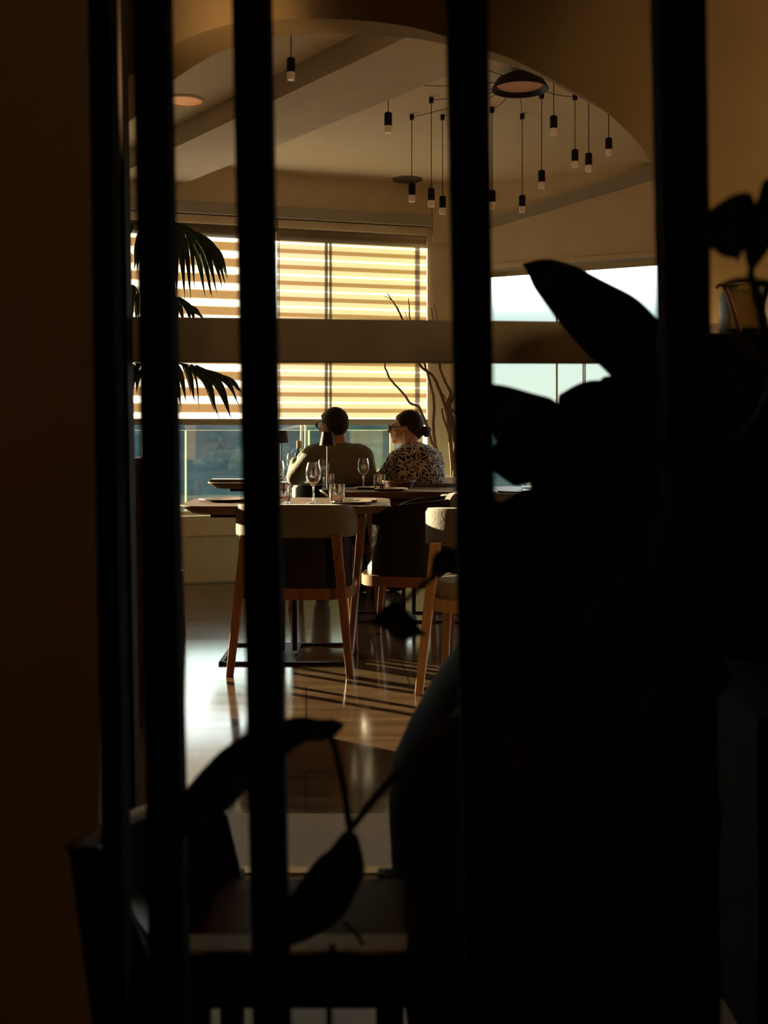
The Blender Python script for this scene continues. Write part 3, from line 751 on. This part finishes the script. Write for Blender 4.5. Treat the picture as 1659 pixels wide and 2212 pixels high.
mb = MB(); head(mb, wc, wy, .98); mb.limb([(.185, 7.13, .95), (.160, 7.17, 1.06)], [.056, .052]); wom_body(mb)
hand(mb, (-.075, 7.26, .795), (-.8, .5, .05), (0, -.3, 1), (0, 1, 0), .155, .45)
hand(mb, (.17, 7.42, .79), (-.9, .1, 0), (0, 0, 1), (0, 1, 0), .155, .3)
for sx in (-1, 1):
    k1 = wp+rz(.55) @ Vector((sx*.09, .40, .0)); mb.limb([wp+rz(.55) @ Vector((sx*.085, .03, 0)), k1, (k1.x, k1.y, .08)], [.09, .062, .04]); mb.ell((k1.x-.03, k1.y+.05, .04), (.04, .11, .038), rz(.55))
fuse(mb, 'body', M['skin2'], wom, .0048, 2)
mb = MB(); wom_body(mb, .015); fuse(mb, 'blouse', M['blouse'], wom, .011, 5)
mb = MB(); mb.ell(wp, (.20, .165, .125), rz(.55))
for sx in (-1, 1):
    k1 = wp+rz(.55) @ Vector((sx*.09, .40, .0)); mb.limb([wp+rz(.55) @ Vector((sx*.085, .03, 0)), k1, (k1.x, k1.y, .1)], [.106, .078, .056])
fuse(mb, 'trousers', M['trousers'], wom, .012, 4)
for sx in (-1, 1):
    k1 = wp+rz(.55) @ Vector((sx*.09, .40, .0)); MB().ell((k1.x-.03, k1.y+.05, .042), (.045, .12, .042), rz(.55)).build('shoe', M['dark_leather'], wom)
mb = MB(); R = rz(wy)
def hw(p, r): mb.ell(wc+R @ Vector(p), r, R, 24, 16)
hw((0, -.026, .032), (.081, .092, .086)); hw((0, -.055, -.022), (.070, .058, .065)); hw((0, .008, .062), (.070, .056, .036))
hw((0, -.085, -.02), (.04, .05, .04))
hr = fuse(mb, 'hair', M['hair2'], wom, .006, 3)
mb = MB(); mb.ell(wc+R @ Vector((0, -.128, -.022)), (.034, .030, .034), R); mb.ell(wc+R @ Vector((.01, -.150, -.012)), (.018, .016, .020), R); mb.ell(wc+R @ Vector((0, -.135, -.046)), (.022, .02, .016), R)
fuse(mb, 'bun', M['hair2'], hr, .005, 2)
glasses(wom, wc, wy)

# ------------------------------------------------------------------ bare branches in the white pot
PT = at(975, 1030, 7.72)
tr = thing('potted_branches', 'bare twisted brown branches standing in a round white pot in the corner', 'plant', (PT.x, 7.72, 0))
def tp(pts, rad, name='branch', jit=.006):
    rad = (rad[0]*.62, rad[1]*.65); q = spline([at(x, y, d)-Vector((PT.x, 7.72, 0)) for x, y, d in pts], 5)
    q = [v+Vector((random.uniform(-1, 1), random.uniform(-1, 1), random.uniform(-1, 1)))*jit*.4 for v in q]
    n = len(q); MB().tube(q, [rad[0]+(rad[1]-rad[0])*i/(n-1) for i in range(n)], 8).build(name, M['bark'], tr)
zp = at(975, 1030, 7.62).z
MB().lathe([(0, 0), (.12, 0), (.15, .10), (.165, .45), (.158, zp-.07), (.155, zp-.055), (.172, zp-.05), (.175, zp-.02), (.165, zp), (.145, zp), (.14, zp-.05), (0, zp-.05)]).build('pot', M['pot_white'], tr)
D = 7.72
tp([(958, 1040, D), (951, 1000, D), (936, 962, D), (920, 915, D), (905, 880, D), (888, 872, D), (873, 853, D), (842, 817, D), (836, 803, D), (831, 787, D), (826, 740, D), (822, 715, D)], (.018, .006))
tp([(978, 1040, D+.05), (972, 940, D), (965, 890, D), (948, 840, D), (935, 813, D), (906, 787, D), (890, 745, D), (872, 697, D), (858, 665, D), (845, 646, D), (837, 634, D)], (.024, .004))
tp([(845, 648, D), (836, 642, D), (830, 639, D)], (.004, .002), 'twig')
tp([(960, 1040, D-.05), (946, 985, D), (936, 925, D-.04), (938, 870, D), (930, 830, D), (918, 787, D), (900, 730, D), (887, 697, D), (884, 665, D), (882, 644, D)], (.020, .004))
tp([(883, 697, D), (877, 680, D), (872, 668, D)], (.004, .002), 'twig')
tp([(868, 690, D), (860, 672, D), (855, 664, D)], (.004, .002), 'twig')
tp([(982, 1040, D+.03), (984, 960, D+.02), (976, 905, D), (966, 875, D), (974, 850, D), (962, 825, D), (952, 800, D), (949, 787, D), (942, 740, D), (937, 697, D), (931, 664, D)], (.028, .004))
tp([(952, 800, D), (953, 750, D), (946, 697, D), (938, 658, D)], (.008, .003), 'twig')
tp([(984, 960, D), (990, 900, D), (972, 880, D), (985, 845, D), (990, 820, D), (985, 780, D)], (.022, .010))
tp([(972, 940, D), (962, 915, D), (955, 890, D), (957, 882, D)], (.014, .009))
tp([(948, 840, D), (956, 850, D), (966, 866, D)], (.008, .005), 'twig')

# ------------------------------------------------------------------ palm behind the second slat
PX = (318-CX)/F*6.5
palm = thing('potted_palm', 'dark fan of drooping palm fronds in front of the left blind, hidden by the slat', 'plant', (PX, 6.5, 0))
O = Vector((PX, 6.5, 0))
MB().lathe([(0, 0), (.12, 0), (.14, .30), (.145, .36), (.13, .36), (.125, .30), (0, .30)]).build('pot', M['dark_thing'], palm)
MB().tube(spline([Vector((0, 0, .3)), Vector((-.01, 0, .9)), Vector((.0, 0, 1.5)), Vector((.01, 0, 2.05))], 5), .022, 10).build('trunk', M['bark'], palm)
def frond(pts, leaflets, wmax=9):
    """midrib through pixels; leaflets = (t along midrib, tip x, tip y, half width px)"""
    rib = spline([at(x, y, d)-O for x, y, d in pts], 8); n = len(rib)
    st = MB().tube(rib, [.006*(1-.75*i/(n-1)) for i in range(n)], 6).build('frond_stalk', M['palm'], palm)
    for (t, tx, ty, hw) in leaflets:
        i = min(n-1, int(t*(n-1))); p0 = rib[i]; dd = 6.5+random.uniform(-.12, .12)
        p1 = at(tx, ty, dd)-O
        mid = (p0+p1)/2+Vector(((p1.x-p0.x)*.14, random.uniform(-.03, .03), (p0.z-p1.z)*.16))
        ax = spline([p0, mid, p1], 7); m = len(ax); mb = MB(); L = []
        for k, v in enumerate(ax):
            tt = k/(m-1); wv = hw*1.35/F*6.5*(math.sin(PI*min(1, tt*.80+.14))**.7)*(1-tt**4)+.0008
            tg = (ax[min(k+1, m-1)]-ax[max(k-1, 0)]).normalized(); s = tg.cross(Vector((random.uniform(-.02, .02), 1, 0))).normalized()
            L.append((mb.bm.verts.new(v+s*wv), mb.bm.verts.new(v+Vector((0, wv*.5, 0))), mb.bm.verts.new(v-s*wv)))
        for a, b in zip(L, L[1:]):
            mb.bm.faces.new((a[0], a[1], b[1], b[0])); mb.bm.faces.new((a[1], a[2], b[2], b[1]))
        mb.build('leaflet', M['palm'], st, solid=.0015)
frond([(320, 520, 6.5), (340, 490, 6.5), (375, 481, 6.5), (405, 492, 6.5), (440, 515, 6.5), (465, 550, 6.5)],
      [(.55, 420, 620, 4), (.35, 382, 640, 5), (.4, 399, 646, 5.5), (.35, 370, 625, 5), (.45, 412, 647, 4.5), (.5, 443, 641, 6), (.55, 458, 642, 6.5), (.6, 455, 636, 6), (.6, 468, 632, 5.5), (.7, 480, 621, 5.5), (.7, 487, 615, 5),
       (.8, 491, 603, 3.5), (.85, 492, 598, 2.5), (1, 489, 590, 2), (.3, 345, 600, 6), (.25, 330, 590, 6), (.5, 436, 540, 3)])
frond([(325, 640, 6.45), (345, 632, 6.45), (370, 636, 6.45), (395, 652, 6.45), (415, 672, 6.45)],
      [(.5, 385, 700, 4.5), (.55, 398, 702, 4.5), (.65, 412, 696, 5), (.7, 422, 700, 4), (.85, 436, 688, 3), (1, 441, 691, 2.2), (.3, 355, 720, 5), (.15, 330, 715, 5)])
frond([(300, 640, 6.5), (290, 618, 6.5), (275, 620, 6.5), (262, 640, 6.5)],
      [(.2, 294, 700, 4), (.4, 285, 705, 4), (.5, 277, 690, 4), (.7, 268, 700, 4), (.8, 262, 690, 4), (1, 255, 690, 3), (.1, 300, 690, 4)])
frond([(318, 505, 6.5), (305, 488, 6.5), (285, 484, 6.5), (262, 500, 6.5), (250, 540, 6.5)],
      [(.2, 296, 590, 5), (.1, 290, 583, 5.5), (.5, 250, 600, 7), (.7, 243, 610, 8), (.9, 240, 620, 6)])
frond([(330, 800, 6.45), (360, 785, 6.45), (400, 787, 6.45), (440, 800, 6.45), (480, 822, 6.45), (520, 846, 6.45)],
      [(.25, 391, 880, 4.5), (.3, 402, 868, 4.5), (.28, 385, 862, 4), (.4, 420, 868, 4.5), (.38, 412, 850, 4), (.45, 468, 893, 6), (.45, 463, 888, 6), (.5, 499, 903, 7.5), (.45, 430, 885, 1.5), (.6, 512, 862, 5), (.7, 522, 848, 5),
       (.55, 518, 880, 2), (.8, 498, 826, 2), (.15, 365, 860, 5), (.1, 345, 865, 5), (.35, 476, 910, 2)])
frond([(315, 800, 6.45), (300, 785, 6.45), (285, 790, 6.45), (272, 810, 6.45)],
      [(.3, 283, 868, 3.5), (.4, 276, 862, 3.5), (.6, 274, 845, 4), (.1, 295, 850, 4), (.8, 262, 850, 4)])

# ------------------------------------------------------------------ host cabinet at the left jamb
def px_box(x0, x1, y0, d0, d1, z0=0.0, m='cabinet'):
    a = at(x0, y0, d0); b = at(x1, y0, d0); return MB().box((a.x, d0, z0), (b.x, d1, a.z))
cb = thing('wooden_cabinet', 'narrow dark brown wooden cabinet between the first and second slats', 'cabinet')
px_box(272, 328, 990, 4.12, 4.45).build('carcass', M['cabinet'], cb, smooth=False, bevel=.004)
a, b = at(312, 1000, 4.12), at(324, 1540, 4.12)
MB().box((a.x, 4.10, b.z), (b.x, 4.12, a.z)).build('door', M['cabinet'], cb, smooth=False, bevel=.003)
MB().tube([at(309, 1060, 4.095), at(309, 1100, 4.095)], .004, 6).build('handle', M['brass'], cb)

# ------------------------------------------------------------------ glass partition in front of the arch
pa = thing('glass_partition', 'frameless glass partition with a wide taupe horizontal rail crossing the whole view', 'partition')
r0, r1 = Vector((-.645, 2.60, 0)), Vector((1.30, 3.02, 0)); dr_ = (r1-r0).normalized(); nr = Vector((-dr_.y, dr_.x, 0))*.02
def slab(a, b, n_, z0, z1): 
    return MB().hexa([a-n_+Vector((0, 0, z0)), b-n_+Vector((0, 0, z0)), b-n_+Vector((0, 0, z1)), a-n_+Vector((0, 0, z1))], [a+n_+Vector((0, 0, z0)), b+n_+Vector((0, 0, z0)), b+n_+Vector((0, 0, z1)), a+n_+Vector((0, 0, z1))])
mb = MB()
za0, za1 = H+142/F*2.60, H+241/F*2.60; zc0, zc1 = H+138/F*3.02, H+223/F*3.0
mb.hexa([r0-nr+Vector((0, 0, za0)), r1-nr+Vector((0, 0, zc0)), r1-nr+Vector((0, 0, zc1)), r0-nr+Vector((0, 0, za1))], [r0+nr+Vector((0, 0, za0)), r1+nr+Vector((0, 0, zc0)), r1+nr+Vector((0, 0, zc1)), r0+nr+Vector((0, 0, za1))])
mb.build('rail', M['rail'], pa, smooth=False, bevel=.004)
slab(r0, r1, nr*.15, .0, 2.6).build('glass_pane', M['partition'], pa, smooth=False)

# ------------------------------------------------------------------ dark slatted screen
sc = thing('slatted_screen', 'tall screen of leaning black vertical slats right in front of the view', 'screen')
def slat(xt0, xt1, xb0, xb1, d):
    a = [at(xt0, -40, d), at(xt1, -40, d), at(xt1, -40, d)+Vector((0, .045, 0)), at(xt0, -40, d)+Vector((0, .045, 0))]
    k = 1.0
    b = [at(xb0, 2212, d), at(xb1, 2212, d), at(xb1, 2212, d)+Vector((0, .045, 0)), at(xb0, 2212, d)+Vector((0, .045, 0))]
    # run each slat on from the lower edge of the view to the floor, and up to the ceiling
    def ext(p, q, z): t = (z-q.z)/(p.z-q.z); return q+(p-q)*t
    A = [ext(a[i], b[i], 2.69) for i in range(4)]; B = [ext(a[i], b[i], 0.0) for i in range(4)]
    MB().hexa(A, B).build('slat', M['bar'], sc, smooth=False, bevel=.002)
slat(188, 236, 224, 270, 1.30)
slat(284, 357, 322, 398, 1.22)
slat(499, 580, 545, 622, 1.20)
slat(966, 1055, 1009, 1085, 1.18)
slat(1425, 1527, 1470, 1560, 1.16)

# dark door post beyond the first slat
dp = MB(); p0, p1 = at(198, 0, 2.5), at(262, 0, 2.5); q0, q1 = at(231, 1750, 2.5), at(292, 1750, 2.5)
def ex(p, q, z): t = (z-q.z)/(p.z-q.z); return q+(p-q)*t
A = [ex(p0, q0, 2.69), ex(p1, q1, 2.69)]; B = [ex(p0, q0, 0), ex(p1, q1, 0)]; th = Vector((0, .06, 0))
struct(dp.hexa([A[0], A[1], A[1]+th, A[0]+th], [B[0], B[1], B[1]+th, B[0]+th]).build('trim_8', M['dark_thing'], smooth=False, bevel=.003))

# ------------------------------------------------------------------ big-leaf plant in a dark planter, right foreground
PL = Vector(((1190-CX)/F*1.75, 1.75, 0))
plant = thing('potted_plant', 'large dark broad-leaved plant in a rounded reddish-brown planter, filling the right foreground', 'plant', PL)
prof = [(0, 0), (.19, 0), (.20, .02), (.226, .171), (.241, .297), (.252, .435), (.257, .53), (.248, .588), (.222, .647), (.186, .712), (.150, .763), (.138, .80), (.145, .82), (.130, .82), (.12, .79), (0, .78)]
MB().lathe(prof, n=48).build('planter', M['planter'], plant)
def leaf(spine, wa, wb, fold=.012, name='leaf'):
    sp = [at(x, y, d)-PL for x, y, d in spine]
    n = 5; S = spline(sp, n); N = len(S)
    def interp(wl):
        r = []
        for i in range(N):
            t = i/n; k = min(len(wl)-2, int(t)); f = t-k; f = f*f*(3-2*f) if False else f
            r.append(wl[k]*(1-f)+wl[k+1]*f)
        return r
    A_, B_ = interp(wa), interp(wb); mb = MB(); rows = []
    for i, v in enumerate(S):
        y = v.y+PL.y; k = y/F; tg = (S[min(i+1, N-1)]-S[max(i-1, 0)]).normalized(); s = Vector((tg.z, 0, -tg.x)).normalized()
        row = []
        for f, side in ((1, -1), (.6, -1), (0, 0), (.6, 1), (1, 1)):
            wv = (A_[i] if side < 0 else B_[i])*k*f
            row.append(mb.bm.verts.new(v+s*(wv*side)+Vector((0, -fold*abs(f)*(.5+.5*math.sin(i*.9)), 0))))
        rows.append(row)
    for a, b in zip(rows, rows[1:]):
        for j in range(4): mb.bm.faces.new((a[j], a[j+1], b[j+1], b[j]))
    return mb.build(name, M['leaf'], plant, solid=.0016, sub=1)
# side a = left of the direction of travel as seen (computed with s), side b = the other
leaf([(1128, 571, 1.75), (1165, 598, 1.75), (1215, 640, 1.75), (1310, 712, 1.75), (1400, 795, 1.75), (1470, 870, 1.75)], [1, 50, 72, 92, 88, 10], [1, 24, 44, 72, 70, 10])
leaf([(1030, 830, 1.6), (1080, 870, 1.6), (1130, 920, 1.6), (1190, 970, 1.6), (1290, 1010, 1.6)], [4, 45, 85, 100, 20], [4, 30, 60, 80, 20])
leaf([(1040, 850, 1.65), (1075, 880, 1.65), (1110, 930, 1.65), (1160, 980, 1.65), (1230, 1020, 1.65)], [10, 60, 80, 90, 20], [4, 20, 50, 50, 20])
leaf([(1205, 860, 1.7), (1260, 870, 1.7), (1330, 900, 1.7), (1420, 940, 1.7), (1480, 960, 1.7)], [8, 52, 85, 90, 20], [12, 60, 90, 90, 20])
leaf([(1290, 830, 1.68), (1340, 860, 1.68), (1420, 900, 1.68), (1500, 960, 1.68)], [20, 60, 90, 30], [14, 60, 90, 30])
leaf([(803, 1340, 1.3), (830, 1338, 1.3), (860, 1335, 1.3), (880, 1320, 1.3)], [2, 28, 46, 30], [2, 22, 50, 70])
leaf([(930, 1242, 1.32), (955, 1222, 1.32), (985, 1212, 1.32), (1020, 1205, 1.32)], [2, 34, 30, 20], [2, 22, 32, 36])
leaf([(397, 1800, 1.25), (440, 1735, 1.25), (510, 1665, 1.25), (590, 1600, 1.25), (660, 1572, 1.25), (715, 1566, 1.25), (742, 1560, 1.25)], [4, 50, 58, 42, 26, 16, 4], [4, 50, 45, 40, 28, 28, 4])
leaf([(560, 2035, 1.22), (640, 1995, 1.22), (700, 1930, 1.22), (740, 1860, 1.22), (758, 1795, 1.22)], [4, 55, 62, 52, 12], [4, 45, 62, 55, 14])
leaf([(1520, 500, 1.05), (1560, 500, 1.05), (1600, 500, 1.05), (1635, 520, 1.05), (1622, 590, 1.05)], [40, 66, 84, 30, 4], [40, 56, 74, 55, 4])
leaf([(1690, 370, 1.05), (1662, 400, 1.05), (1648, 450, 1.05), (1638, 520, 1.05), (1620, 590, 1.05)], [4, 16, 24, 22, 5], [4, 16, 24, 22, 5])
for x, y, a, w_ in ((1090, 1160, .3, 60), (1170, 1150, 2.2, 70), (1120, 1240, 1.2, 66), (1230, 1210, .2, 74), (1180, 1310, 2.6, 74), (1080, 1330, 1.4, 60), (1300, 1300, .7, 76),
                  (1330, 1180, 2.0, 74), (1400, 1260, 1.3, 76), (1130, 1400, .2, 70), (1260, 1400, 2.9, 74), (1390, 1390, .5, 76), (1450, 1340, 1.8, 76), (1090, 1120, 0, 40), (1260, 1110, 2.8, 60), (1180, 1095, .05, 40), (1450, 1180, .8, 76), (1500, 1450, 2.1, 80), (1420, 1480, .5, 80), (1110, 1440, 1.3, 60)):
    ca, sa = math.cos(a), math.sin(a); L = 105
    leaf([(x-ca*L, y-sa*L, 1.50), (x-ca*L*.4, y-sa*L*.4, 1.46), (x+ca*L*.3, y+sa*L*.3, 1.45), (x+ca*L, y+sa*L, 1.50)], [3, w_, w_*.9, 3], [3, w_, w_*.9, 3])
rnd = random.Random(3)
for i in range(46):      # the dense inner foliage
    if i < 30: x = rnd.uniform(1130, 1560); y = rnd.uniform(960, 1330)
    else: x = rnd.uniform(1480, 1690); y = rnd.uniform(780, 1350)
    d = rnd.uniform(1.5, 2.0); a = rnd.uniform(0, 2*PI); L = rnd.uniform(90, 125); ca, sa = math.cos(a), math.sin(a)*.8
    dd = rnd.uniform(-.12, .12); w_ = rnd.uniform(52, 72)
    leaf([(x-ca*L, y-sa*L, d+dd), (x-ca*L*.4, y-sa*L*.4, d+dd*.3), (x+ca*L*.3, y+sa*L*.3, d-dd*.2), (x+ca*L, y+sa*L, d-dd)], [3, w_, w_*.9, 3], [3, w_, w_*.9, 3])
def stem(pts, r0, r1):
    q = spline([at(x, y, d)-PL for x, y, d in pts], 5); n = len(q)
    MB().tube(q, [r0+(r1-r0)*i/(n-1) for i in range(n)], 8).build('stem', M['stem'], plant)
stem([(1190, 1400, 1.75), (1110, 1400, 1.5), (1000, 1535, 1.28), (960, 1572, 1.26), (900, 1628, 1.25), (830, 1700, 1.25), (756, 1792, 1.24)], .007, .0045)
stem([(756, 1792, 1.24), (742, 1700, 1.24), (722, 1610, 1.25), (705, 1572, 1.25)], .0045, .003)
stem([(1190, 1400, 1.75), (1080, 1180, 1.4), (1000, 1200, 1.32), (930, 1250, 1.3), (872, 1300, 1.3)], .006, .003)
stem([(1250, 1400, 1.75), (1420, 1100, 1.6), (1640, 900, 1.2), (1650, 720, 1.1), (1634, 640, 1.06), (1620, 585, 1.05)], .007, .004)
stem([(1659, 612, 1.08), (1600, 606, 1.08), (1562, 616, 1.08)], .004, .003)
stem([(1659, 612, 1.08), (1640, 690, 1.12)], .004, .004)
stem([(1200, 1400, 1.75), (1230, 1200, 1.72), (1210, 1000, 1.72), (1330, 860, 1.74), (1460, 862, 1.75)], .009, .005)
stem([(1190, 1400, 1.75), (1180, 1200, 1.7), (1240, 1030, 1.66), (1300, 950, 1.66)], .008, .005)
stem([(718, 2040, 1.22), (716, 2090, 1.22), (714, 2250, 1.22), (760, 2500, 1.3)], .003, .004)
stem([(740, 1990, 1.22), (765, 2010, 1.22), (785, 2042, 1.22)], .003, .002)

# ------------------------------------------------------------------ foreground armchair at lower left
ac = thing('armchair', 'dark leather armchair in the lower left foreground, seen over its backrest', 'armchair')
def solid_px(front, back, name, m, bev=.006, sm=False):
    MB().hexa([at(*p) for p in front], [at(*p) for p in back]).build(name, M[m], ac, smooth=sm, bevel=bev)
solid_px([(146, 1832, 1.36), (215, 1826, 1.36), (330, 2085, 1.36), (205, 2260, 1.36)], [(160, 1822, 1.42), (225, 1818, 1.42), (335, 2075, 1.42), (215, 2250, 1.42)], 'back_post', 'dark_thing')
# curved inner backrest leather
mb = MB(); rows = []
top = spline([(150, 1832, 1.37), (230, 1785, 1.44), (315, 1748, 1.52), (400, 1738, 1.58), (490, 1748, 1.62)], 5)
bot = spline([(330, 2080, 1.40), (370, 2075, 1.48), (420, 2060, 1.56), (480, 2050, 1.60), (550, 2030, 1.62)], 5)
for a, b in zip(top, bot):
    r_ = []
    for f in (0, .2, .4, .6, .8, 1):
        p_ = a.lerp(b, f); r_.append(mb.bm.verts.new(at(p_.x, p_.y, p_.z+.05*math.sin(PI*f))))
    rows.append(r_)
for a, b in zip(rows, rows[1:]):
    for j in range(5): mb.bm.faces.new((a[j], b[j], b[j+1], a[j+1]))
mb.build('backrest', M['leather_brown'], ac, solid=.03, bevel=.008)
solid_px([(206, 2090, 1.37), (400, 2090, 1.37), (402, 2330, 1.37), (212, 2330, 1.37)], [(206, 2090, 1.40), (400, 2090, 1.40), (402, 2330, 1.40), (212, 2330, 1.40)], 'side_panel', 'dark_thing')
zs = at(600, 2042, 1.42).z
xl, xr = at(395, 0, 1.42).x, at(880, 0, 1.42).x
MB().box((xl, 1.44, zs-.05), (xr+.02, 1.66, zs-.004)).build('seat', M['seat_leather'], ac, bevel=.02)
MB().box((xl-.02, 1.40, at(0, 2182, 1.40).z), (xr, 1.44, zs)).build('seat_rail', M['dark_thing'], ac, smooth=False, bevel=.004)
MB().box((xl, 1.398, zs-.001), (xr, 1.442, zs+.004)).build('edge_highlight', M['stone_light'], ac, smooth=False)  # pale strip stands in for the highlight along the seat edge
for x, y in ((xl, 1.40), (xr-.04, 1.40), (xl, 1.74), (xr-.04, 1.74)): MB().box((x, y, 0), (x+.035, y+.035, zs-.04)).build('leg', M['dark_thing'], ac, smooth=False, bevel=.003)

# ------------------------------------------------------------------ lantern and shelf at the right edge
sh = thing('side_cabinet', 'black side cabinet in shadow at the right edge, behind the leaves', 'cabinet')
zl = at(1600, 725, 2.6).z; x0 = at(1500, 0, 2.6).x
MB().box((x0, 2.55, 0), (x0+.5, 2.85, zl-.02)).build('carcass', M['dark_thing'], sh, smooth=False, bevel=.005)
MB().box((x0-.01, 2.53, zl-.02), (x0+.51, 2.86, zl)).build('top', M['dark_thing'], sh, smooth=False, bevel=.004)
MB().box((x0-.07, 1.95, 0), (x0+.5, 2.52, .60)).build('shade_block', M['bar'], sh, smooth=False, bevel=.005)  # added black block, stands in for the shade over the floor here
ln = thing('glass_lantern', 'rippled glass lantern with an orange leather strap handle, at the right edge', 'lantern', (at(1610, 0, 2.68).x, 2.68, zl))
MB().lathe([(0, 0), (.055, 0), (.062, .02), (.062, .10), (.05, .125), (.045, .125), (.058, .10), (.058, .02), (0, .006)], n=32).build('glass_body', M['textured_glass'], ln)
hp = [Vector((at(x, y, 2.60).x-ln.location.x, 2.60-2.68, at(x, y, 2.60).z-zl)) for x, y in ((1548, 622), (1556, 615), (1566, 622), (1577, 650), (1588, 685), (1600, 722))]
MB().tube(spline(hp, 5), .0042, 8, flat=2.0).build('strap_handle', M['strap'], ln)

# ------------------------------------------------------------------ near-room fill lights (unseen, added to brighten the arch wall from both sides)
for x, y, z, tx, en in ((2.12, 2.3, 1.75, .2, 24), (-.80, 2.35, 1.85, .45, 40)):
    ld = bpy.data.lights.new('arch_fill_spot', 'SPOT'); ld.energy = en; ld.color = (1, .62, .27); ld.spot_size = math.radians(92); ld.spot_blend = .8; ld.shadow_soft_size = .08
    lo_ = bpy.data.objects.new('arch_fill_spot', ld); C.objects.link(lo_); lo_.location = (x, y, z)
    lo_.rotation_euler = (Vector((tx, 3.15, 2.5))-lo_.location).to_track_quat('-Z', 'Y').to_euler()
ld = bpy.data.lights.new('near_wall_fill', 'POINT'); ld.energy = 5; ld.color = (1, .55, .25); ld.shadow_soft_size = .08  # added unseen fill that lifts the near left wall out of black
lo_ = bpy.data.objects.new('near_wall_fill', ld); C.objects.link(lo_); lo_.location = (-.72, -.5, 2.45)
